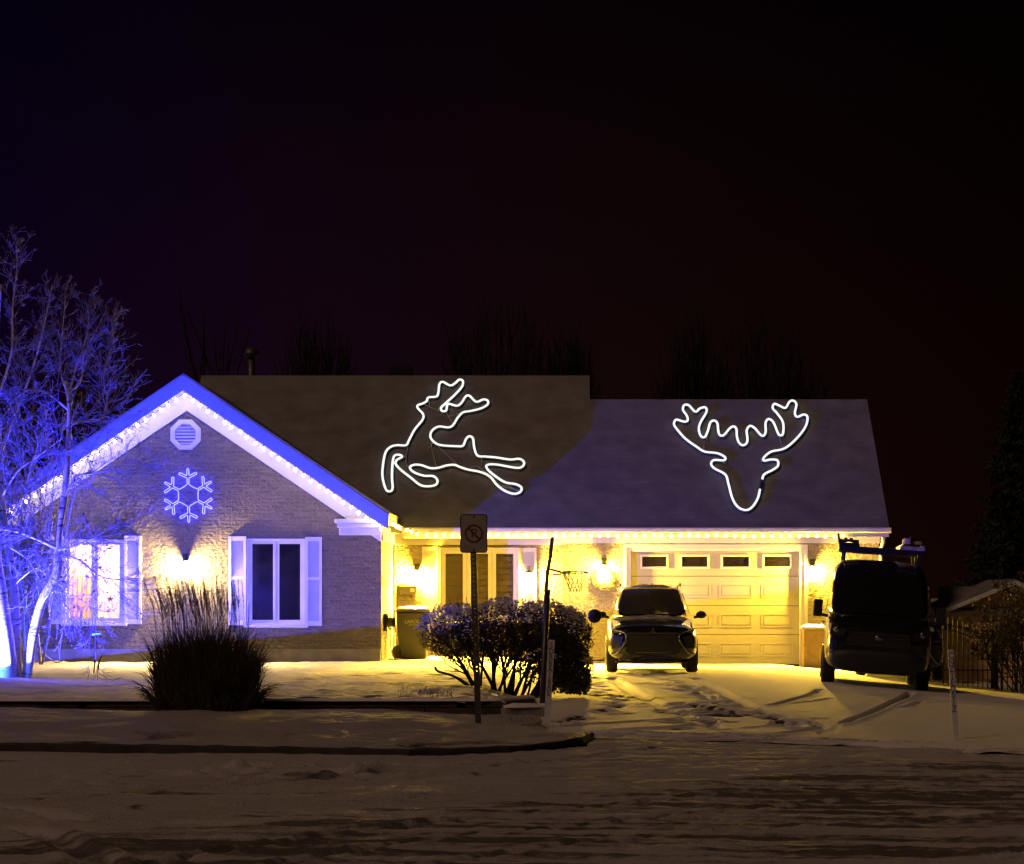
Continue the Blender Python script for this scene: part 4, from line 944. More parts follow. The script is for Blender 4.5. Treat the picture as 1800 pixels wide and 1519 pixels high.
def make_van():
    t = thing('cargo_van', 'tall black cargo van with roof rack parked right of the garage', 'van')
    lo = MB()
    loft(lo, [(0.0, [(.55, .30), (.70, .40), (.78, .60), (.78, .84), (.70, 1.0), (.45, 1.06), (0, 1.08)]),
              (.12, [(.70, .26), (.82, .38), (.87, .60), (.86, .88), (.78, 1.05), (.50, 1.10), (0, 1.12)]),
              (.55, [(.78, .25), (.90, .38), (.92, .62), (.91, .95), (.84, 1.14), (.55, 1.18), (0, 1.20)]),
              (.95, [(.80, .25), (.91, .38), (.92, .64), (.915, 1.05), (.88, 1.26), (.7, 1.29), (0, 1.30)]),
              (1.9, [(.80, .25), (.91, .38), (.925, .66), (.92, 1.1), (.90, 1.33), (.75, 1.36), (0, 1.36)]),
              (5.1, [(.80, .27), (.91, .40), (.925, .68), (.92, 1.1), (.90, 1.33), (.75, 1.36), (0, 1.36)]),
              (5.3, [(.74, .30), (.86, .42), (.88, .68), (.88, 1.1), (.86, 1.32), (.7, 1.35), (0, 1.35)])])
    lo.build('body', M['vanpaint'], t, subsurf=2, fixn=True)
    gh = MB()
    loft(gh, [(.72, [(.88, 1.15), (.84, 1.19), (.74, 1.21), (.5, 1.22), (0, 1.23)]),
              (1.05, [(.90, 1.15), (.85, 1.45), (.76, 1.50), (.5, 1.53), (0, 1.545)]),
              (1.45, [(.91, 1.15), (.84, 1.80), (.74, 1.87), (.5, 1.90), (0, 1.915)]),
              (1.85, [(.915, 1.15), (.82, 2.05), (.72, 2.15), (.5, 2.19), (0, 2.205)]),
              (2.3, [(.915, 1.15), (.82, 2.12), (.72, 2.22), (.5, 2.26), (0, 2.275)]),
              (5.1, [(.915, 1.15), (.82, 2.12), (.72, 2.22), (.5, 2.26), (0, 2.275)]),
              (5.28, [(.87, 1.15), (.79, 2.06), (.70, 2.15), (.48, 2.19), (0, 2.20)])])
    gh.build('roof_shell', M['vanpaint'], t, subsurf=1, fixn=True)
    b = MB(); n_ = 9
    for j in range(6):
        v_ = j / 5; y = .80 + (1.43 - .80) * v_; z = 1.285 + (1.885 - 1.285) * v_; hw = .78 + (.70 - .78) * v_
        for i in range(n_):
            u = -1 + 2 * i / (n_ - 1); b.v.append((u * hw, y - .045 + .055 * u * u, z + .012 - .035 * u * u))
            if i and j: k = len(b.v) - 1; b.f.append([k - n_ - 1, k - n_, k, k - 1]); b.sm.append(True)
    b.build('windscreen', M['carglass'], t)
    for s in (-1, 1):
        b = MB(); b.slab([(s * .917, 1.25, 1.3), (s * .917, 2.3, 1.3), (s * .862, 2.25, 1.85), (s * .866, 1.55, 1.85)], .006, (s, 0, 0)); b.build('side_window', M['carglass'], t)
        b = MB(); b.cbox((s * 1.07, 1.02, 1.33), (.16, .10, .30)); b.tube([(s * .88, 1.05, 1.2), (s * 1.05, 1.03, 1.22)], .03, 6); b.build('mirror', M['plastic'], t, bevel=.03)
        b = MB(); b.slab([(s * .56, .015, .97), (s * .82, .13, 1.10), (s * .875, .24, 1.06), (s * .84, .12, .89), (s * .62, .03, .88)], .03, (0, -1, .1)); b.build('headlight', M['lampglass'], t)
        b = MB(); b.ball((s * .73, .035, .985), .055, 8, (1, .5, 1)); b.build('headlamp_bulb', M['chrome'], t)
        b = MB(); b.box(s * .93 - .008, s * .93 + .008, 1.3, 2.3, .62, .68); b.build('side_trim', M['plastic'], t)
        b = MB(); b.tube([(s * .932, 2.05, 1.08), (s * .955, 2.12, 1.08), (s * .955, 2.25, 1.08), (s * .932, 2.3, 1.08)], .014, 6); b.build('door_handle', M['plastic'], t)
    b = MB(); b.slab([(-.50, -.01, .98), (.50, -.01, .98), (.56, -.015, .74), (-.56, -.015, .74)], .025, (0, -1, 0)); b.build('grille', M['plastic'], t)
    b = MB()
    for z in (.80, .86, .92): b.box(-.52, .52, -.045, -.036, z, z + .016)
    b.build('grille_bar', mat('dull_chrome', (.10, .10, .10), .25, metal=1, noise=(20, .2)), t)
    b = MB(); b.ball((0, -.04, .89), .055, 8, (1.5, .3, .8)); b.build('emblem', M['chrome'], t)
    b = MB(); loft(b, [(-.06, [(.52, .33), (.66, .40), (.70, .52), (.64, .66), (0, .67)]), (.06, [(.62, .27), (.80, .38), (.84, .54), (.80, .70), (0, .71)]), (.4, [(.70, .26), (.90, .38), (.935, .55), (.925, .70), (0, .72)])])
    b.build('bumper', M['plastic'], t, subsurf=2, fixn=True)
    for x in (-.81, .81):
        for y in (.93, 4.2): wheel(t, x, y, .36, .23)
    # rack
    b = MB()
    for y in (2.15, 3.4, 4.7):
        b.box(-.74, .74, y - .03, y + .03, 2.39, 2.44)
        for x in (-.66, .66): b.box(x - .02, x + .02, y - .025, y + .025, 2.16, 2.40)
    for x in (-.72, .72): b.box(x - .02, x + .02, 2.1, 4.75, 2.445, 2.475)
    b.box(-.74, .74, 2.07, 2.10, 2.42, 2.47)
    b.build('roof_rack', M['black'], t)
    b = MB(); b.tube([(-.74, 2.1, 2.40), (-.80, 2.1, 2.68)], .022, 6); b.build('rack_stop', M['black'], t)
    return t
van = make_van()
vp = W(1530, 1205, 44.6); van.location = (vp.x - .02, 43.75, -.115); van.rotation_euler = (0, R(4.2), R(-5.5))
VM = Matrix.LocRotScale(van.location, van.rotation_euler, None)
def on_van(o): o.location = van.location; o.rotation_euler = van.rotation_euler; return o
t = thing('equipment_crate', 'dark lumpy tool crate tied on the left of the van roof rack', 'crate')
b = MB(); b.box(-.78, -.40, 2.25, 3.2, 2.47, 2.53); b.build('tray', M['plastic'], t, bevel=.02)
b = MB(); rg = random.Random(7)
for k in range(26): b.tube([(-.78 + rg.uniform(0, .08), 2.3 + rg.uniform(0, .7), 2.53 + rg.uniform(0, .05)), (-.59, 2.35 + rg.uniform(0, .7), 2.58), (-.42 - rg.uniform(0, .06), 2.3 + rg.uniform(0, .7), 2.53 + rg.uniform(0, .05))], .018, 5)
for x in (-.68, -.58): b.box(x, x + .055, 2.3, 2.36, 2.57, 2.62)
b.build('rope_coil', mat('dark_rope', (.05, .045, .03), .9, noise=(20, .4)), t)
on_van(t)
t = thing('ladder', 'pale aluminium ladder end lying on the right of the van roof rack', 'ladder')
al = mat('aluminium', (.5, .48, .44), .4, metal=.6, noise=(12, .15))
b = MB()
for x in (.34, .70): b.box(x, x + .035, 2.0, 4.9, 2.48, 2.56)
b.build('rail', al, t)
b = MB()
for k in range(10): MB().tube([(.36, 2.1 + .3 * k, 2.52), (.72, 2.1 + .3 * k, 2.52)], .016, 6).build('rung', al, t)
b.box(.31, .75, 1.97, 1.995, 2.47, 2.53); b.build('end_cap', al, t)
on_van(t)
t = thing('plank_bundle', 'short pale plank offcuts strapped beside the ladder on the van rack', 'planks')
b = MB(); b.box(.40, .52, 2.3, 3.6, 2.585, 2.68); b.box(.54, .70, 2.35, 3.5, 2.585, 2.64); b.build('plank', mat('pine_wood', (.42, .32, .18), .8, noise=(6, .3)), t)
b = MB(); b.box(.385, .72, 2.6, 2.63, 2.57, 2.69); b.tube([(.50, 2.28, 2.6), (.50, 2.28, 2.74)], .012, 5); b.build('strap', M['black'], t); on_van(t)

# ---------------------------------------------------------------- no parking sign on a perforated post
ps = Vector(W(841, 1276, 29.7)); ps.z = -.02
t = thing('parking_sign', 'no parking sign on a dark perforated steel post at the end of the verge', 'road sign', (ps.x, ps.y, ps.z))
top_ = W(832, 968, 29.7)
def onpost(z): f = (z - ps.z) / (top_.z - ps.z); return ps.x + (top_.x - ps.x) * f
b = MB(); zt = PZ(905, 29.7); hz_ = .038
def bar(x0, x1, y0, y1, z0, z1):
    a, c = onpost(z0), onpost(z1); vs = [(a + x0, y0, z0), (a + x1, y0, z0), (a + x1, y1, z0), (a + x0, y1, z0), (c + x0, y0, z1), (c + x1, y0, z1), (c + x1, y1, z1), (c + x0, y1, z1)]
    b.add(vs, [(0, 3, 2, 1), (4, 5, 6, 7), (0, 1, 5, 4), (1, 2, 6, 5), (2, 3, 7, 6), (3, 0, 4, 7)])
y0 = ps.y
bar(-.035, -.008, y0 - .02, y0 + .02, -.35, zt); bar(.008, .035, y0 - .02, y0 + .02, -.35, zt)
z = -.35
while z < zt - .06: bar(-.008, .008, y0 - .019, y0 + .019, z, z + (.036 if z > .45 else .052)); z += .052
b.build('post', M['galv'], t)
sx, sz0, sz1 = .158, PZ(972, 29.7), PZ(904, 29.7); cx = W(833, 938, 29.7).x; cz = (sz0 + sz1) / 2
def rrect(cx, cz, hw, hh, r, n=5):
    o = []
    for (ax, az, a0) in ((hw - r, hh - r, 0), (-hw + r, hh - r, 90), (-hw + r, -hh + r, 180), (hw - r, -hh + r, 270)):
        for k in range(n + 1): a = R(a0 + 90 * k / n); o.append((cx + ax + r * math.cos(a), cz + az + r * math.sin(a)))
    return o
hh = (sz1 - sz0) / 2
MB().prism(rrect(cx, cz, sx, hh, .035), y0 - .030, y0 - .024).build('sign_border', mat('sign_black', (.02, .02, .02), .5, noise=(30, .2)), t)
MB().prism(rrect(cx, cz, sx - .012, hh - .012, .026), y0 - .033, y0 - .0305).build('sign_face', mat('sign_white', (.34, .32, .29), .5, noise=(6, .15)), t)
ring_m = mat('sign_red', (.16, .02, .02), .5, noise=(30, .2)); rc = .106; czr = cz - .002
b = MB(); k = 40
for i in range(k):
    a0, a1 = 2 * math.pi * i / k, 2 * math.pi * (i + 1) / k
    b.prism([(cx + rc * math.cos(a0), czr + rc * math.sin(a0)), (cx + rc * math.cos(a1), czr + rc * math.sin(a1)), (cx + (rc - .02) * math.cos(a1), czr + (rc - .02) * math.sin(a1)), (cx + (rc - .02) * math.cos(a0), czr + (rc - .02) * math.sin(a0))], y0 - .0362, y0 - .0335)
b.slab([(cx - .07, y0 - .0362, czr + .055), (cx - .055, y0 - .0362, czr + .07), (cx + .07, y0 - .0362, czr - .055), (cx + .055, y0 - .0362, czr - .07)], .0026, (0, 1, 0)); b.build('prohibition_ring', ring_m, t)
def text_mesh(name, s, size, m, parent, loc, rot=(R(90), 0, 0), sx=1, ext=.001, align='CENTER'):
    cu = bpy.data.curves.new(name, 'FONT'); cu.body = s; cu.size = size; cu.extrude = ext; cu.align_x = align; cu.align_y = 'CENTER'; cu.resolution_u = 3
    o = bpy.data.objects.new(name, cu); COL.objects.link(o); bpy.context.view_layer.update()
    me = bpy.data.meshes.new_from_object(o.evaluated_get(bpy.context.evaluated_depsgraph_get())); bpy.data.objects.remove(o)
    o = bpy.data.objects.new(name, me); COL.objects.link(o); me.materials.clear(); me.materials.append(m)
    o.parent = parent; off = world_loc(parent); o.location = Vector(loc) - off; o.rotation_euler = rot; o.scale = (sx, 1, 1)
    return o
text_mesh('letter', 'P', .15, mat('sign_letter', (.05, .05, .05), .5, noise=(30, .2)), t, (cx + .002, y0 - .0345, czr))
b = MB()
for z in (sz1 - .03, sz0 + .03): b.lathe((cx, y0 - .037, z), [(.012, 0), (.012, .006), (.004, .008)], 8, 'Y')
b.build('bolt', M['galv'], t)

# ---------------------------------------------------------------- marker stakes with vertical lettering
def stake(pb, pt, d, chars, label, wdt=.075):
    g = W(*pb, d); a = W(*pt, d)
    t = thing('marker_stake', label, 'marker stake', (g.x, g.y, g.z), 'snow marker stakes by the driveway')
    b = MB(); dirv = (a - g).normalized(); s = Vector((dirv.z, 0, -dirv.x)) * wdt / 2; g0 = g - dirv * .25
    b.slab([g0 - s, g0 + s, a + s, a - s], .022, (0, 1, 0)); b.build('stake_board', mat('stake_white', (.60, .60, .62), .6, noise=(9, .12)), t, bevel=.003)
    ang = math.atan2(dirv.x, dirv.z); L = (a - g).length; k = len(chars); mk = mat('stake_ink', (.02, .03, .10), .6, noise=(30, .2))
    for i, ch in enumerate(chars):
        p = a - dirv * (.07 + i * (L * .70) / k)
        text_mesh('letter', ch, .105, mk, t, (p.x, p.y - .0015, p.z), (R(90), ang, 0), sx=.82, ext=.0012)
    return t
stake((962, 1260), (970, 1125), 31.4, ['S', 'D', 'A', 'B', 'A', 'I', 'B', 'A', 'E'], 'leaning white marker stake with dark vertical letters in front of the bush')
stake((1680, 1293), (1671, 1142), 28.4, ['C', 'N', 'Z', '1', 'E', 'O', '0', '1', 'Z'], 'white marker stake with dark vertical letters in front of the iron fence', .062)

# ---------------------------------------------------------------- basketball hoop seen edge on
dB = 36.0
t = thing('basketball_hoop', 'basketball hoop seen edge on, its pole standing in front of the bush', 'basketball hoop', (W(953, 1236, dB).x, dB, 0))
b = MB(); pb, pm = W(953, 1240, dB), W(962, 1036, dB); b.tube([pb - Vector((0, 0, .2)), pb, pm], .042, 10); b.build('pole', mat('pole_paint', (.06, .055, .05), .4, metal=.5, noise=(15, .3)), t)
b = MB(); q = [(958, 1040), (960, 1020), (962, 1000), (966, 980), (968, 960), (969.5, 946)]
pts = [W(x, y, dB) for x, y in q]; nrm = Vector((1, 0, 0))
for a, c in zip(pts[:-1], pts[1:]): b.slab([a + Vector((-.012, -.55, 0)), a + Vector((-.012, .55, 0)), c + Vector((-.012, .55, 0)), c + Vector((-.012, -.55, 0))], .05, nrm)
b.build('backboard', mat('backboard_plastic', (.09, .085, .08), .4, noise=(8, .2)), t)
rc = W(1011, 1006, dB); rr_ = .185
b = MB(); b.tube([rc + Vector((rr_ * math.cos(a), rr_ * 1.0 * math.sin(a), -.045 * math.sin(a) * .25)) for a in np.linspace(0, 6.283, 24, endpoint=False)], .009, 6, closed=True)
b.tube([W(966, 1000, dB), W(978, 1004, dB), rc + Vector((-rr_, 0, 0))], .016, 6); b.tube([W(966, 1011, dB), W(990, 1009, dB), rc + Vector((-rr_ * .4, -.1, 0))], .008, 5); b.build('rim', M['iron'], t)
b = MB()
for k in range(12):
    a = k * 2 * math.pi / 12; P = lambda r, a, z: rc + Vector((r * math.cos(a), r * math.sin(a), z)); da = math.pi / 12
    for sgn in (-1, 1): b.tube([P(rr_, a, 0), P(rr_ * .78, a + sgn * da * .6, -.08), P(rr_ * .58, a + sgn * da * 1.4, -.16), P(rr_ * .5, a + sgn * da * 2.4, -.22), P(rr_ * .48, a + sgn * da * 3.4, -.27)], .0055, 4)
b.build('net', mat('net_cord', (.10, .09, .07), .8, noise=(30, .3)), t)

# ---------------------------------------------------------------- reflective driveway marker beside the car
dR = 40.0
g = W(1032, 1165, dR); t = thing('driveway_marker', 'thin driveway marker rod with a round dark reflector between bush and car', 'driveway marker', (g.x, dR, 0))
b = MB(); b.tube([(W(1031, 1160, dR).x, dR, -.05), W(1034, 1130, dR), W(1040, 1095, dR)], .009, 6); b.build('rod', M['black'], t)
b = MB(); b.lathe(W(1045, 1083, dR) + Vector((0, -.02, 0)), [(.02, 0), (.105, .004), (.11, .02), (.09, .035), (.02, .04)], 16, 'Y'); b.build('reflector', M['plastic'], t)

# ---------------------------------------------------------------- bin, hose reel, mailbox, cabinet
dT = 55.0
x0, x1 = PX(697, dT), PX(757, dT); gb = float(lawn_z(-3, dT)) + .02
t = thing('wheeled_bin', 'dark wheeled waste bin with pale lettering standing by the porch wall', 'waste bin', ((x0 + x1) / 2, dT, gb))
zt = PZ(1076, dT); cxb = (x0 + x1) / 2
b = MB(); hw0, hw1 = .28, .36
vs = [(cxb - hw0, dT - .22, gb), (cxb + hw0, dT - .22, gb), (cxb + hw0, dT + .3, gb), (cxb - hw0, dT + .3, gb), (cxb - hw1, dT - .34, zt), (cxb + hw1, dT - .34, zt), (cxb + hw1, dT + .4, zt), (cxb - hw1, dT + .4, zt)]
b.add(vs, [(0, 3, 2, 1), (4, 5, 6, 7), (0, 1, 5, 4), (1, 2, 6, 5), (2, 3, 7, 6), (3, 0, 4, 7)]); mb_ = mat('bin_plastic', (.016, .015, .012), .5, noise=(10, .2), bump=(60, .2, .003)); b.build('bin_body', mb_, t, bevel=.03)
b = MB(); loft(b, [(dT - .42, [(.37, 0), (.37, .02), (.30, .035), (0, .04)]), (dT - .25, [(.40, 0), (.40, .03), (.33, .085), (0, .10)]), (dT + .3, [(.40, 0), (.40, .04), (.33, .11), (0, .125)]), (dT + .46, [(.37, 0), (.37, .03), (.3, .06), (0, .07)])])
b.v = [(x + cxb, y, z + zt + .004) for x, y, z in b.v]; b.build('lid', mb_, t, fixn=True, bevel=.008)
b = MB(); b.lathe((cxb - .30, dT - .12, gb + .13), [(.05, -.05), (.15, -.045), (.16, 0), (.15, .045), (.05, .05)], 20, 'X'); b.lathe((cxb - .30, dT - .20, gb + .14), [(.05, -.03), (.16, -.03), (.165, 0), (.16, .03), (.05, .03)], 20, 'Y'); b.build('wheel', M['tyre'], t)
b = MB(); b.tube([(cxb - .38, dT + .48, zt - .03), (cxb + .38, dT + .48, zt - .03)], .018, 6); b.build('handle', mb_, t)
pl = mat('bin_lettering', (.42, .38, .26), .6, noise=(20, .2)); fy = lambda z: dT - .22 - .12 * (z - gb) / (zt - gb) - .004
zz = PZ(1093, dT); tl = math.atan(.12 / (zt - gb)); text_mesh('lettering', 'LAROLAC', .105, pl, t, (cxb + .06, fy(zz), zz), (R(90) - tl * -1, 0, 0), ext=.001)
zz = PZ(1098.5, dT); text_mesh('small_lettering', 'ENVIRONNEMENT', .034, pl, t, (cxb + .06, fy(zz), zz), (R(90) + tl, 0, 0), ext=.001)
c = Vector((XC + .17, 53.6, PZ(1094, 53.6)))
t = thing('hose_reel', 'dark hose reel fixed to the side wall next to the waste bin', 'hose reel', c)
b = MB(); b.box(XC + .003, XC + .05, c.y - .16, c.y + .16, c.z - .18, c.z + .18); b.lathe((XC + .055, c.y, c.z), [(.21, 0), (.22, .012), (.1, .02), (.1, .18), (.22, .19), (.21, .2)], 18, 'X'); b.build('reel', M['plastic'], t)
b = MB(); rg = random.Random(6)
b.tube([(XC + .075 + .012 * k / 2, c.y + (.15 + .02 * (k % 3)) * math.cos(k * .7), c.z + (.15 + .02 * (k % 3)) * math.sin(k * .7)) for k in range(15)], .012, 6)
b.tube(crom([(XC + .16, c.y - .15, c.z - .1), (XC + .15, c.y - .16, c.z - .45), (XC + .22, c.y - .2, c.z - .75), (XC + .40, c.y - .3, .14), (XC + .2, c.y - .5, .13)], 5, False), .012, 6); b.build('hose', mat('hose_rubber', (.03, .035, .02), .6, noise=(20, .3)), t)
c = W(712, 1036, DP - .1)
t = thing('mailbox', 'small dark mailbox on the porch wall below the left porch lantern', 'mailbox', (c.x, DP, c.z))
b = MB(); x0, x1, z0, z1 = PX(703, DP), PX(731, DP), PZ(1044, DP), PZ(1030, DP); b.box(x0, x1, DP - .14, DP - .002, z0, z1); b.build('box', mat('mailbox_metal', (.05, .045, .035), .5, metal=.4, noise=(15, .2)), t, bevel=.008)
b = MB(); b.slab([(x0 - .01, DP - .16, z1 - .02), (x1 + .01, DP - .16, z1 - .02), (x1 + .01, DP - .002, z1 + .03), (x0 - .01, DP - .002, z1 + .03)], .008, (0, 0, 1)); b.build('lid', M['black'], t)
b = MB(); b.box(x1 - .12, x1 - .02, DP - .146, DP - .1415, z0 + .04, z1 - .05); b.build('name_plate', M['white'], t)
b = MB()
for x in (x0 + .12, x1 - .10): b.tube([(x, DP - .05, z0), (x, DP - .07, z0 - .10), (x, DP - .1, z0 - .12), (x, DP - .12, z0 - .09)], .008, 5)
b.build('hook', M['black'], t)
x0, x1 = PX(1411, DG - .3), PX(1448, DG - .3); zc0, zc1 = -.2, PZ(1106, DG - .3)
t = thing('storage_cabinet', 'narrow wooden cabinet with a snowy top between garage door and van', 'cabinet', ((x0 + x1) / 2, DG - .3, zc0))
wd_ = mat('cabinet_wood', (.30, .20, .09), .7, noise=(7, .25)); b = MB(); b.box(x0, x1, DG - .5, DG - .03, zc0, zc1); b.build('carcass', wd_, t, bevel=.006)
b = MB(); frame_mb(b, x0 + .06, x1 - .02, PZ(1128, DG - .5), zc1 - .04, .03, DG - .515, DG - .501); frame_mb(b, x0 + .06, x1 - .02, zc0 + .1, PZ(1133, DG - .5), .03, DG - .515, DG - .501); b.build('door', wd_, t)
MB().box(x0 - .04, x1 + .04, DG - .56, DG - .03, zc1 + .002, zc1 + .06).build('top', M['white'], t, bevel=.01)
snow_strip([(x0 - .02 + (x1 - x0 + .04) * k / 8, DG - .3, zc1 + .06) for k in range(9)], .24, .04, 'snow_cap', t, M['snow'])

# ---------------------------------------------------------------- shed, iron fence, overhead cable
dS = 58.0; zg = -.75
t = thing('shed', 'small tan sided shed with a low snowy gable roof behind the iron fence', 'shed', (PX(1720, dS), dS, zg))
sd = mat('shed_siding', (.74, .56, .31), .8, noise=(3, .2)); xl, xp, xr = PX(1656, dS), PX(1780, dS), PX(1904, dS); ze, zp = PZ(1068, dS), PZ(1022, dS)
b = MB(); b.prism([(xl, zg), (xr, zg), (xr, ze), (xp, zp), (xl, ze)], dS, dS + 3.2)
z = zg
while z < zp: 
    hw = min(xr - xp, (zp - z) / (zp - ze) * (xr - xp)) if z > ze else xr - xp
    b.box(xp - hw + .002, xp + hw - .002, dS - .012, dS - .002, z, z + .02); z += .16
b.build('wall', sd, t)
b = MB()
for s in (-1, 1):
    xe = xp + s * (xp - PX(1644, dS - .3)); zz = PZ(1074, dS - .3); zt_ = PZ(1018, dS - .3); nr = Vector((s * (zt_ - zz), 0, abs(xe - xp))).normalized()
    b.slab([(xp, dS - .3, zt_), (xe, dS - .3, zz), (xe, dS + 3.4, zz), (xp, dS + 3.4, zt_)], -.07, nr)
zr = PZ(1031, dS + 1.6)
b.slab([(PX(1652, dS + 1.6), dS + 1.6, zr), (PX(1645, dS - .2), dS - .2, PZ(1073, dS - .2)), (xp, dS - .2, PZ(1073, dS - .2)), (xp, dS + 1.6, zr)], -.05, (0, -.4, 1))
b.build('roof', MR, t)
b = MB()
for s in (-1, 1):
    xe = xp + s * (xp - PX(1645, dS - .3)); zz = PZ(1077, dS - .32); zt_ = PZ(1020, dS - .32); b.prism([(xp, zt_), (xe, zz), (xe, zz - .10), (xp, zt_ - .10)], dS - .34, dS - .305)
b.build('fascia', M['white'], t)
dF = 50.5
t = thing('iron_fence', 'black iron picket fence with an arched top in front of the shed', 'fence', (PX(1730, dF), dF, -.4))
def ftop(px): return 1098 + 17 * float(sst(1660, 1735, px)) if px < 1747 else 1117
b = MB(); px = 1658
while px < 1850:
    if abs(px - 1747) > 5:
        x = PX(px, dF); zt_ = PZ(ftop(px) - 15, dF); b.tube([(x, dF, -.9), (x, dF, zt_ - .05), (x, dF, zt_)], [.011, .011, .002], 5)
    px += 8.7
b.build('picket', M['iron'], t)
b = MB()
for off in (0, 9.5):
    b.tube([(PX(q, dF), dF - .012, PZ(ftop(q) + off, dF)) for q in np.linspace(1655, 1742, 16)], .013, 5); b.tube([(PX(q, dF), dF - .012, PZ(1117 + off, dF)) for q in (1752, 1852)], .013, 5)
b.tube([(PX(q, dF), dF - .012, PZ(1178, dF)) for q in (1655, 1742)], .013, 5); b.tube([(PX(q, dF), dF - .012, PZ(1190, dF)) for q in (1752, 1852)], .013, 5)
b.build('rail', M['iron'], t)
b = MB(); x = PX(1747, dF); b.box(x - .055, x + .055, dF - .055, dF + .055, -.9, PZ(1085, dF)); b.lathe((x, dF, PZ(1085, dF)), [(.07, 0), (.07, .03), (.03, .06), (.001, .08)], 8); b.build('post', M['iron'], t)
b = MB(); b.tube([W(1548, 952, 58), W(1600, 962, 60), W(1650, 972, 63), W(1720, 976, 66), W(1830, 974, 70)], .014, 5); o = b.build('overhead_cable', M['black']); tag(o, 'thin dark overhead cable running right from the end of the eave', 'cable')

# ---------------------------------------------------------------- vegetation
def rv(rg): 
    v = Vector((rg.gauss(0, 1), rg.gauss(0, 1), rg.gauss(0, 1))); return v.normalized()
def branch(b, p, d, L, r, rg, depth, upw=.12, kids=(3, 5), ang=(.35, .8), steps=5, wob=.16, n=5, tips=None, ratio=.62, rmin=.004, start=.25, maxz=None):
    pts = [Vector(p)]; rs = [r]; d = Vector(d).normalized(); cur = Vector(p)
    for i in range(steps):
        d = (d + rv(rg) * wob + Vector((0, 0, upw))).normalized(); cur = cur + d * L / steps; pts.append(cur.copy()); rs.append(max(rmin, r * (1 - .62 * (i + 1) / steps)))
    b.tube(pts, rs, n if depth > 1 else (4 if depth == 1 else 3), cap=False)
    if tips is not None and depth <= 1: tips.extend(pts[2:])
    if depth <= 0: return
    for k in range(rg.randint(*kids)):
        t_ = rg.uniform(start, 1.0); i = min(int(t_ * steps), steps - 1); q = pts[i].lerp(pts[i + 1], t_ * steps - i); base = (pts[i + 1] - pts[i]).normalized()
        u = rv(rg); u = (u - base * u.dot(base)).normalized(); a = rg.uniform(*ang); dd = base * math.cos(a) + u * math.sin(a)
        branch(b, q, dd, L * ratio * rg.uniform(.65, 1.15) * (1.15 - .45 * t_), max(rmin, rs[i] * .62), rg, depth - 1, upw, kids, ang, max(3, steps - 1), wob, n, tips, ratio, rmin, .15)
def bark_mat():
    m = bpy.data.materials.new('birch_bark'); m.use_nodes = True; t = m.node_tree; p = t.nodes['Principled BSDF']; p.inputs['Roughness'].default_value = .7
    g = nn(t, 'ShaderNodeNewGeometry'); mp = nn(t, 'ShaderNodeMapping'); mp.inputs['Scale'].default_value = (3, 3, 16); t.links.new(g.outputs['Position'], mp.inputs[0])
    n_ = nn(t, 'ShaderNodeTexNoise'); n_.inputs['Scale'].default_value = 1; n_.inputs['Detail'].default_value = 5; n_.inputs['Roughness'].default_value = .6; t.links.new(mp.outputs[0], n_.inputs['Vector'])
    r_ = ramp(t, [(.36, (.05, .045, .04)), (.43, (.62, .60, .57))]); t.links.new(n_.outputs['Fac'], r_.inputs[0]); t.links.new(r_.outputs[0], p.inputs['Base Color'])
    bp = nn(t, 'ShaderNodeBump'); bp.inputs['Strength'].default_value = .6; bp.inputs['Distance'].default_value = .01; t.links.new(n_.outputs['Fac'], bp.inputs['Height']); t.links.new(bp.outputs[0], p.inputs['Normal'])
    return m
M['bark'] = bark_mat(); M['twig'] = mat('birch_twig', (.20, .18, .20), .7, noise=(20, .3)); M['dtwig'] = mat('dark_twig', (.014, .012, .011), .9, noise=(15, .3))
M['leaf'] = mat('withered_leaf', (.20, .10, .07), .7, noise=(12, .5))
dBi = 40.0
t = thing('birch_tree', 'three stemmed white birch with bare twigs lit blue at the left edge', 'tree', W(25, 1195, 40))
rg = random.Random(12)
stems = [[(6, 1205, .21), (8, 1150, .18), (-2, 1060, .15), (-12, 980, .13), (-30, 860, .11), (-46, 740, .085), (-60, 600, .05), (-62, 480, .02)],
         [(30, 1203, .105), (27, 1130, .085), (25, 1040, .075), (14, 960, .065), (5, 900, .055), (0, 800, .045), (-8, 700, .035), (-4, 600, .022), (2, 500, .008)],
         [(45, 1203, .085), (56, 1130, .075), (73, 1060, .07), (100, 1005, .075), (103, 940, .058), (115, 860, .052), (120, 780, .045), (122, 720, .035), (116, 670, .032)]]
b = MB()
for k, s_ in enumerate(stems):
    pts = [W(x, y, dBi + (-.15, .15, 0)[k]) for x, y, r_ in s_]; sp_ = crom(pts, 5, False); rs = list(np.interp(np.linspace(0, 1, len(sp_)), np.linspace(0, 1, len(s_)), [q[2] for q in s_]))
    b.tube(sp_, rs, 10)
b.ball(W(2, 1203, dBi - .15), .26, 8, (1, 1, .45))
b.build('trunk', M['bark'], t)
b = MB(); tw = MB(); tips = []
def limb(pp, r0, r1, dd=0):
    pts = crom([W(x, y, dBi + dd + e) for x, y, e in pp], 4, False); b.tube(pts, list(np.linspace(r0, r1, len(pts))), 6, cap=False)
    for i in range(2, len(pts) - 1):
        for q in range(3 if r0 > .018 else 2):
            dv = (pts[i + 1] - pts[i]).normalized(); u = rv(rg); u = (u - dv * u.dot(dv)).normalized(); a = rg.uniform(.4, 1.1)
            branch(tw, pts[i], dv * math.cos(a) + u * math.sin(a), rg.uniform(.35, .9) * (.5 if pts[i].z > PZ(640, 40) else 1), max(.005, r1 * .55), rg, 2, .05, (2, 4), (.35, .9), 4, .22, 4, tips, .6, .0032)
limb([(103, 965, 0), (60, 945, -.2), (20, 932, -.3), (-20, 930, -.2)], .035, .014)
limb([(98, 968, 0), (130, 960, -.3), (170, 945, -.5), (205, 940, -.5)], .026, .006)
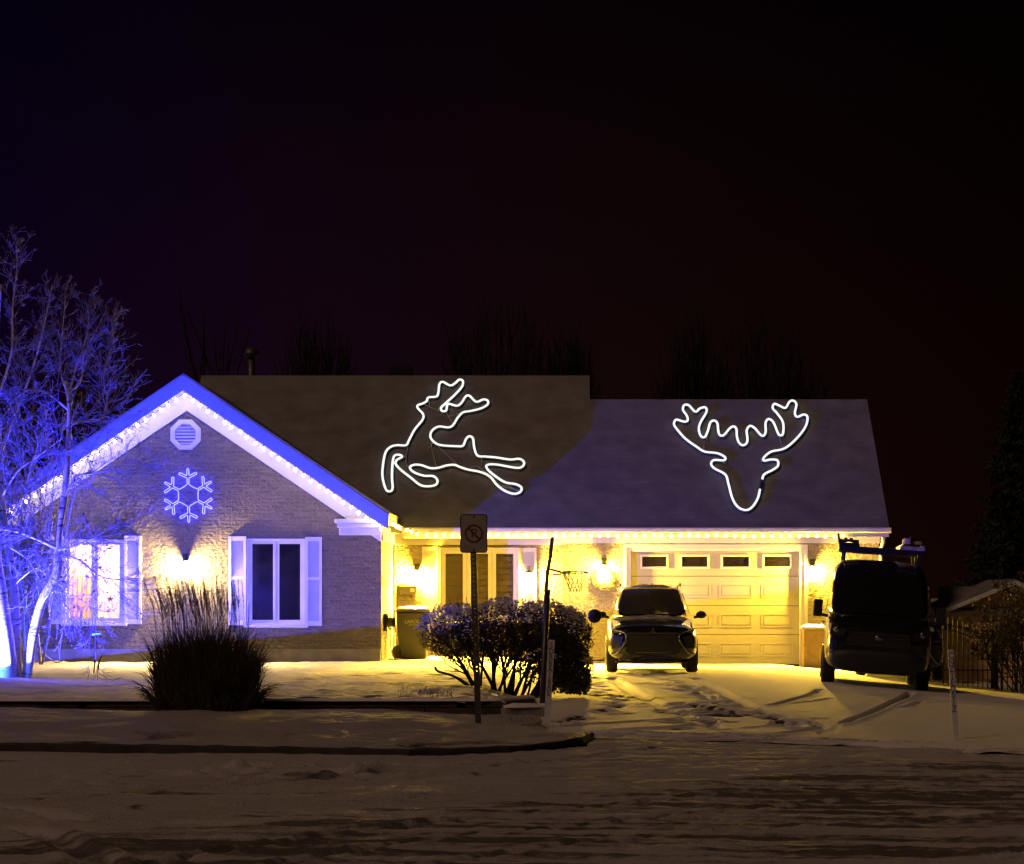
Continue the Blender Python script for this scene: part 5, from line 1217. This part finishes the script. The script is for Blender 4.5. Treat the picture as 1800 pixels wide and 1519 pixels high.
limb([(104, 975, 0), (140, 985, -.4), (180, 1015, -.6), (235, 1018, -.7)], .022, .006)
limb([(112, 880, 0), (135, 838, -.2), (185, 828, -.4), (235, 805, -.5)], .022, .005)
limb([(118, 750, 0), (140, 740, .2), (180, 735, .3), (188, 700, .3), (182, 660, .3), (198, 600, .3), (196, 560, .4)], .026, .006)
limb([(118, 690, 0), (108, 660, .1), (105, 640, .1), (112, 560, .2), (115, 520, .2)], .018, .005)
limb([(119, 700, 0), (133, 650, .2), (150, 600, .3), (156, 560, .3), (150, 530, .3)], .018, .005)
limb([(120, 690, 0), (142, 670, .2), (148, 625, .2), (165, 590, .2), (184, 550, .3)], .015, .004)
limb([(120, 720, 0), (80, 690, -.2), (40, 690, -.3), (0, 740, -.3)], .02, .006)
limb([(0, 800, 0), (30, 720, .2), (60, 640, .3), (80, 560, .3), (92, 500, .3)], .024, .005)
limb([(-4, 700, 0), (20, 620, .2), (22, 540, .3), (30, 470, .4), (28, 430, .4)], .02, .004)
limb([(10, 930, 0), (40, 870, -.2), (60, 800, -.3), (85, 740, -.3)], .02, .005)
limb([(0, 880, 0), (30, 830, -.3), (70, 800, -.4), (110, 770, -.5)], .016, .005)
limb([(24, 1030, 0), (60, 1000, -.4), (80, 1010, -.5), (120, 1040, -.6)], .012, .004)
limb([(70, 1070, 0), (95, 1040, -.3), (150, 1060, -.5), (170, 1090, -.5)], .010, .004)
limb([(14, 960, 0), (50, 985, -.4), (75, 1030, -.5)], .015, .005)
b.build('limb', M['bark'], t)
tw.build('twig', M['twig'], t)
lf = MB(); rg = random.Random(31)
for p in rg.sample(tips, min(700, len(tips))):
    if rg.random() < .5: continue
    a = rv(rg) * .032; c_ = a.cross(rv(rg)).normalized() * .018; q = p + Vector((0, 0, -.03)); lf.add([q - a, q + c_, q + a, q - c_], [(0, 1, 2, 3)])
lf.build('leaves', M['leaf'], t)

# leafy hedge shrub behind the birch
t = thing('leafy_shrub', 'tall dense shrub with withered leaves behind the birch, lit blue', 'shrub', W(20, 1165, 49.5))
b = MB(); tips = []; rg = random.Random(77)
for k in range(34):
    p = W(rg.uniform(-110, 75), 1168, 49.5 + rg.uniform(-.9, 1.0)); branch(b, p, (rg.uniform(-.25, .35), rg.uniform(-.2, .2), 1), rg.uniform(2.2, 3.9), .03, rg, 3, .10, (4, 6), (.3, .75), 6, .14, 4, tips, .5, .0038, .2)
b.build('stem', M['twig'], t)
lf = MB()
for p in tips:
    if rg.random() < .52: continue
    q = p + rv(rg) * .07; a = rv(rg) * rg.uniform(.02, .04); c_ = a.cross(rv(rg)).normalized() * .02; lf.add([q - a, q + c_, q + a, q - c_], [(0, 1, 2, 3)])
lf.build('leaves', M['leaf'], t)

# tall dark trees left behind the wing and bare trees behind the roofs
def bare_tree(label, px, d, h, wd_, nst, seed, name='bare_tree', mt=None, group='bare trees behind the house', depth=3, base=-1.2, tr=.07, lean=.28):
    rg = random.Random(seed); x = PX(px, d); t = thing(name, label, 'tree', (x, d, base), group); b = MB(); c_ = MB()
    for k in range(nst):
        p = Vector((x + rg.uniform(-.5, .5) * wd_, d + rg.uniform(-.5, .5), base)); v = Vector((rg.gauss(0, lean), rg.gauss(0, lean * .6), 1))
        pts = [p + v * (h * .30 * i / 3) + rv(rg) * .05 for i in range(4)]; b.tube(pts, list(np.linspace(tr, tr * .7, 4)), 6)
        for q in range(3): branch(c_, pts[-1] - v * h * .03 * q, v.normalized() + rv(rg) * .15, h * rg.uniform(.5, .74), tr * .6, rg, depth, .11, (5, 8), (.25, .6), 6, .10, 4, None, .48, .028, .1)
    b.build('trunk', mt or M['dtwig'], t); c_.build('crown', mt or M['dtwig'], t)
    return t
def shoot_tree(label, px, d, top_py, half_px, seed, base=-1.2):
    # rounded crown of many fine upright shoots on a few forking stems
    rg = random.Random(seed); x = PX(px, d); t = thing('bare_tree', label, 'tree', (x, d, base), 'bare trees behind the house'); H_ = PZ(top_py, d) - base; hw = half_px * d / F
    b = MB(); c_ = MB()
    for k in range(7):
        a = (k - 3) / 3 * .30 + rg.gauss(0, .04); p = Vector((x + a * .6, d + rg.uniform(-.4, .4), base)); e = p + Vector((math.sin(a), rg.gauss(0, .12), math.cos(a))) * H_ * .42
        b.tube([p, p.lerp(e, .5) + rv(rg) * .06, e], [.09, .07, .05], 6)
    for k in range(150):
        u = rg.uniform(-1, 1); dome = (1 - .24 * abs(u) ** 2.5) * rg.uniform(.80, 1.0); top = Vector((x + u * hw, d + rg.uniform(-1, 1) * hw * .6, base + H_ * dome)); st_ = Vector((x + u * hw * .45, d + (top.y - d) * .4, base + H_ * rg.uniform(.28, .5)))
        pts = [st_, st_.lerp(top, .35) + rv(rg) * .12, st_.lerp(top, .7) + rv(rg) * .12, top]; c_.tube(pts, [.035, .028, .020, .010], 4, cap=False)
        for q in range(5):
            i_ = rg.randint(1, 2); p = pts[i_].lerp(pts[i_ + 1], rg.random()); v = ((pts[i_ + 1] - pts[i_]).normalized() + rv(rg) * .35); c_.tube([p, p + v * .5, p + v * .9 + rv(rg) * .08], [.018, .013, .008], 3, cap=False)
    b.build('trunk', M['dtwig'], t); c_.build('crown', M['dtwig'], t)
shoot_tree('broad dark bare tree behind the leaping reindeer roof, tallest of them', 880, 82, 530, 120, 1)
shoot_tree('dark bare tree behind the roof step, right of the reindeer', 1000, 83, 580, 55, 2)
shoot_tree('rounded dark bare tree behind the ridge near the chimney', 560, 82, 568, 82, 3)
shoot_tree('dark bare tree behind the garage ridge, left of the stag head', 1215, 82, 552, 70, 4)
shoot_tree('broad dark bare tree behind the garage ridge, above the stag head', 1350, 83, 560, 115, 5)
bare_tree('slim tall dark tree just right of the gable peak', 366, 80, 11.5, .2, 1, 6, lean=.02, depth=1, tr=.12)
bare_tree('slim dark bare tree left of the gable peak', 250, 78, 9.5, .3, 1, 7, lean=.03, depth=1, tr=.10)
bare_tree('tall dim bare tree rising behind the birch at the left edge', 5, 60, 6.2, 1.6, 6, 8, mt=M['twig'], lean=.09, tr=.06)
bare_tree('dim bare tree behind the birch crown, left of the gable', 130, 62, 6.2, 1.2, 3, 9, lean=.05, tr=.06)
def conifer(label, px, d, h, rb, seed):
    rg = random.Random(seed); x = PX(px, d); base = -1.2; t = thing('spruce_tree', label, 'tree', (x, d, base), 'dark spruces at the right edge')
    MB().tube([(x, d, base), (x, d, base + h)], [.18, .02], 8).build('trunk', M['dtwig'], t)
    b = MB(); z = .5
    while z < h:
        f = 1 - z / h; rr = rb * (f ** .8) * rg.uniform(.8, 1.15)
        for k in range(int(9 + 12 * f)):
            a = rg.uniform(0, 6.283); L = rr * rg.uniform(.6, 1.1); dv = Vector((math.cos(a), math.sin(a), 0)); p0 = Vector((x, d, base + z + rg.uniform(-.1, .1)))
            for j in range(7):
                q = p0 + dv * L * (j + 1) / 7 + Vector((0, 0, -.35 * L * ((j + 1) / 7) ** 1.3 * .5))
                for m_ in range(3):
                    u = (dv * rg.uniform(.1, .5) + rv(rg) * .6 + Vector((0, 0, -.35))).normalized() * rg.uniform(.16, .34); s_ = u.cross(rv(rg)).normalized() * .055
                    b.add([q - s_, q + s_, q + u], [(0, 1, 2)])
        z += .22
    b.build('crown', mat('spruce_needles', (.018, .026, .018), .9, noise=(8, .4)), t)
conifer('tall dark spruce at the right edge behind the shed', 1790, 72, 9.0, 2.3, 3)
conifer('dark spruce with a ragged left side beside the shed roof', 1752, 76, 5.6, 1.9, 4)
# bare shrub in front of the fence on the right
t = thing('twiggy_shrub', 'dark twiggy shrub in front of the right end of the iron fence', 'shrub', W(1775, 1200, 49.2))
b = MB(); rg = random.Random(14); tips = []
for k in range(16):
    p = W(1778 + rg.uniform(-22, 40), 1206, 49.2 + rg.uniform(-.3, .3)); p.z = -.5; branch(b, p, (rg.gauss(0, .3), rg.gauss(0, .2), 1), rg.uniform(1.2, 1.9), .018, rg, 3, .08, (4, 6), (.3, .8), 5, .15, 4, tips, .5, .004)
b.build('stem', M['dtwig'], t)
lf = MB()
for p in tips:
    if rg.random() < .6: continue
    q = p + rv(rg) * .05; a = rv(rg) * .03; c_ = a.cross(rv(rg)).normalized() * .02; lf.add([q - a, q + c_, q + a, q - c_], [(0, 1, 2, 3)])
lf.build('leaves', mat('dark_withered_leaf', (.05, .028, .02), .8, noise=(12, .4)), t)

# tall ornamental grass on the verge
gx, gy = W(362, 1246, 31.7).x, 31.7
t = thing('ornamental_grass', 'tall dark clump of dry ornamental grass with feathery plumes on the verge', 'ornamental grass', (gx, gy, .05))
rg = random.Random(55); b = MB(); pl_ = MB()
def blade(p, dirv, L, w_, bend, seg=7):
    c_ = Vector(p); d = Vector(dirv).normalized(); side = d.cross(Vector((rg.uniform(-.4, .4), -1, 0))).normalized() * w_; out_ = Vector((d.x, d.y, 0)); out_ = out_.normalized() if out_.length > .02 else Vector((rg.uniform(-1, 1), rg.uniform(-1, 1), 0)).normalized()
    base = len(b.v)
    for i in range(seg + 1):
        f = i / seg; s_ = side * (1 - f ** 2.2 * .93); b.v += [tuple(c_ - s_), tuple(c_ + s_)]
        if i: k = len(b.v); b.f.append([k - 4, k - 3, k - 1, k - 2]); b.sm.append(True)
        d = (d + out_ * bend * (f ** 1.5) * .9 + Vector((0, 0, -bend * f * f * 1.5))).normalized(); c_ = c_ + d * L / seg
    return c_, d
for k in range(3400):
    a = rg.uniform(0, 6.283); r_ = math.sqrt(rg.random()); px_, py_ = gx + r_ * .57 * math.cos(a), gy + r_ * .55 * math.sin(a)
    out_ = Vector((math.cos(a) * r_, math.sin(a) * r_, 0)); blade((px_, py_, -.02), out_ * rg.uniform(.02, .20) + Vector((rg.gauss(0, .06), rg.gauss(0, .06), 1)), min(1.5, max(.5, rg.gauss(1.12 - .35 * r_ * r_, .17))), rg.uniform(.003, .008), rg.uniform(.03, .4))
for k in range(260):                                   # low arching skirt
    a = rg.uniform(0, 6.283); px_, py_ = gx + .56 * math.cos(a), gy + .55 * math.sin(a); blade((px_, py_, -.02), (math.cos(a) * .42, math.sin(a) * .5, 1), rg.uniform(.45, .85), .006, rg.uniform(.5, .95))
for k in range(85):                                    # plumes
    a = rg.uniform(0, 6.283); r_ = math.sqrt(rg.random()); px_, py_ = gx + r_ * .55 * math.cos(a), gy + r_ * .45 * math.sin(a)
    tx = -.10 + rg.gauss(0, .05) + (px_ - gx) * .16; L = rg.uniform(1.15, 1.42) if abs(px_ - gx) < .5 else rg.uniform(1.0, 1.3)
    p0 = Vector((px_, py_, 0)); p1 = p0 + Vector((tx * .7, rg.gauss(0, .04), L)); p2 = p1 + Vector((tx * .6, 0, .34)); b.tube([p0, p1, p2], [.004, .003, .0015], 3, cap=False)
    for i in range(58):
        f = rg.random(); q = p1.lerp(p2, f); v = (Vector((rg.gauss(0, .35), rg.gauss(0, .35), 1)).normalized()) * rg.uniform(.03, .075) * (1.1 - .6 * f); s_ = v.orthogonal().normalized() * .0028; pl_.add([q - s_, q + s_, q + v], [(0, 1, 2)])
gm = mat('dry_grass', (.045, .034, .018), .8, noise=(9, .4))
b.build('blades', gm, t); pl_.build('plumes', mat('grass_plume', (.10, .075, .045), .9, noise=(9, .3)), t)

# clipped bush with bare stems, snow on top
dU = 38.0; s_u = dU / F
t = thing('clipped_bush', 'large clipped bush with bare stems below and snow dusted top by the driveway', 'bush', W(890, 1228, dU))
rg = random.Random(66); tips = []
lobes = [(802, 1112, 68, 50, .75), (885, 1100, 86, 48, .9), (955, 1100, 66, 44, .9), (1000, 1120, 40, 52, .8), (995, 1175, 48, 52, .7), (960, 1160, 60, 45, .8), (850, 1130, 100, 36, .9), (1010, 1195, 28, 34, .5)]
def inside(p): return any(((p.x - c.x) / a) ** 2 + ((p.y - dU) / e) ** 2 + ((p.z - c.z) / h_) ** 2 < 1 for c, a, h_, e in L_)
L_ = [(W(x, y, dU), a * s_u, h_ * s_u, e) for x, y, a, h_, e in lobes]
b = MB()
for k in range(34):
    px_ = rg.uniform(835, 960); p = W(px_, 1232, dU + rg.uniform(-.3, .35)); p.z = -.05
    lx = (px_ - 880) / 90; branch(b, p, (lx * .9 + rg.gauss(0, .22), rg.gauss(0, .25), .8), rg.uniform(.9, 1.25), rg.uniform(.018, .032), rg, 2, .04, (3, 5), (.3, .7), 6, .12, 5, None, .55, .005, .3)
b.tube(crom([W(893, 1235, dU), W(840, 1215, dU), W(800, 1190, dU), W(770, 1180, dU), W(765, 1172, dU)], 4, False), [.03] * 8 + [.02] * 9, 6)
b.build('stem', M['dtwig'], t)
lf = MB(); sn = MB()
lu = mat('bush_leaf', (.045, .042, .022), .7, noise=(10, .5))
N_ = 0
while N_ < 42000:
    c, a, h_, e = rg.choice(L_); v = rv(rg); rr = rg.random() ** .28 if rg.random() < .8 else rg.random()
    lump = 1 + .07 * math.sin(v.x * 9 + c.x * 5) * math.sin(v.z * 8 + 1) + .05 * math.sin(v.x * 21 + v.y * 17)
    p = Vector((c.x + v.x * a * rr * lump, dU + v.y * e * rr * lump, c.z + v.z * h_ * rr * lump))
    if p.z < .06: continue
    N_ += 1
    u = (rv(rg) + v * .8 + Vector((0, 0, .3))).normalized() * rg.uniform(.022, .045); s_ = u.cross(rv(rg)).normalized() * rg.uniform(.008, .016); lf.add([p, p + u * .5 + s_, p + u, p + u * .5 - s_], [(0, 1, 2, 3)])
    top_z = all(not (((p.x - c2.x) / a2) ** 2 + ((p.y - dU) / e2) ** 2 + ((p.z + .10 - c2.z) / h2) ** 2 < 1) for c2, a2, h2, e2 in L_)
    if top_z and v.z > .05 and rg.random() < .9:
        r_ = rg.uniform(.010, .024); q = p + Vector((0, 0, .012)); k = [q + Vector((r_ * math.cos(x_) * rg.uniform(.8, 1.3), r_ * math.sin(x_), rg.uniform(-.006, .004))) for x_ in (0, 1.57, 3.14, 4.71)] + [q + Vector((0, 0, r_ * .7))]
        sn.add(k, [(0, 1, 4), (1, 2, 4), (2, 3, 4), (3, 0, 4)], True)
lf.build('leaves', lu, t); sn.build('snow', M['snow'], t)

# grass stubble poking through the snow by the sign, and one lone blade on the lawn
b = MB(); rg = random.Random(91)
for k in range(420):
    px_, py_ = rg.gauss(905, 30), rg.gauss(1277, 5); x, y = G(px_, py_); p = Vector((x, y, float(gz(x, y)) - .03)); b.tube([p, p + Vector((rg.gauss(0, .03), rg.gauss(0, .03), rg.uniform(.05, .12)))], [.003, .001], 3, cap=False)
for k in range(160):
    px_, py_ = rg.uniform(700, 800), rg.gauss(1219, 5); x, y = G(px_, py_, lawn_z); p = Vector((x, y, float(lawn_z(x, y)) - .02)); b.tube([p, p + Vector((rg.gauss(0, .03), rg.gauss(0, .03), rg.uniform(.04, .10)))], [.003, .001], 3, cap=False)
o = b.build('grass_stubble', gm); o['kind'] = 'stuff'; tag(o, 'sparse grass stubble poking through the snow near the sign', 'grass')
g = W(173, 1186, 46.5); b = MB(); b.tube(crom([(g.x, 46.5, .1), (g.x, 46.5, .22), (g.x + .04, 46.5, .36), (g.x + .09, 46.45, .42)], 4, False), [.006] * 3 + [.016] * 8 + [.004] * 2, 5); o = b.build('grass_stalk', gm); tag(o, 'single bent dry grass stalk standing on the snowy lawn', 'grass stalk')
b = MB(); b.tube(crom([W(65, 1140, 52.2), W(85, 1156, 52.3), W(95, 1163, 52.3), W(104, 1164, 52.2), W(112, 1161, 52.1)], 4, False), .012, 5); o = b.build('extension_cord', mat('cord_rubber', (.35, .33, .30), .6, noise=(20, .2))); tag(o, 'pale extension cord sagging along the foundation right of the birch', 'cord')
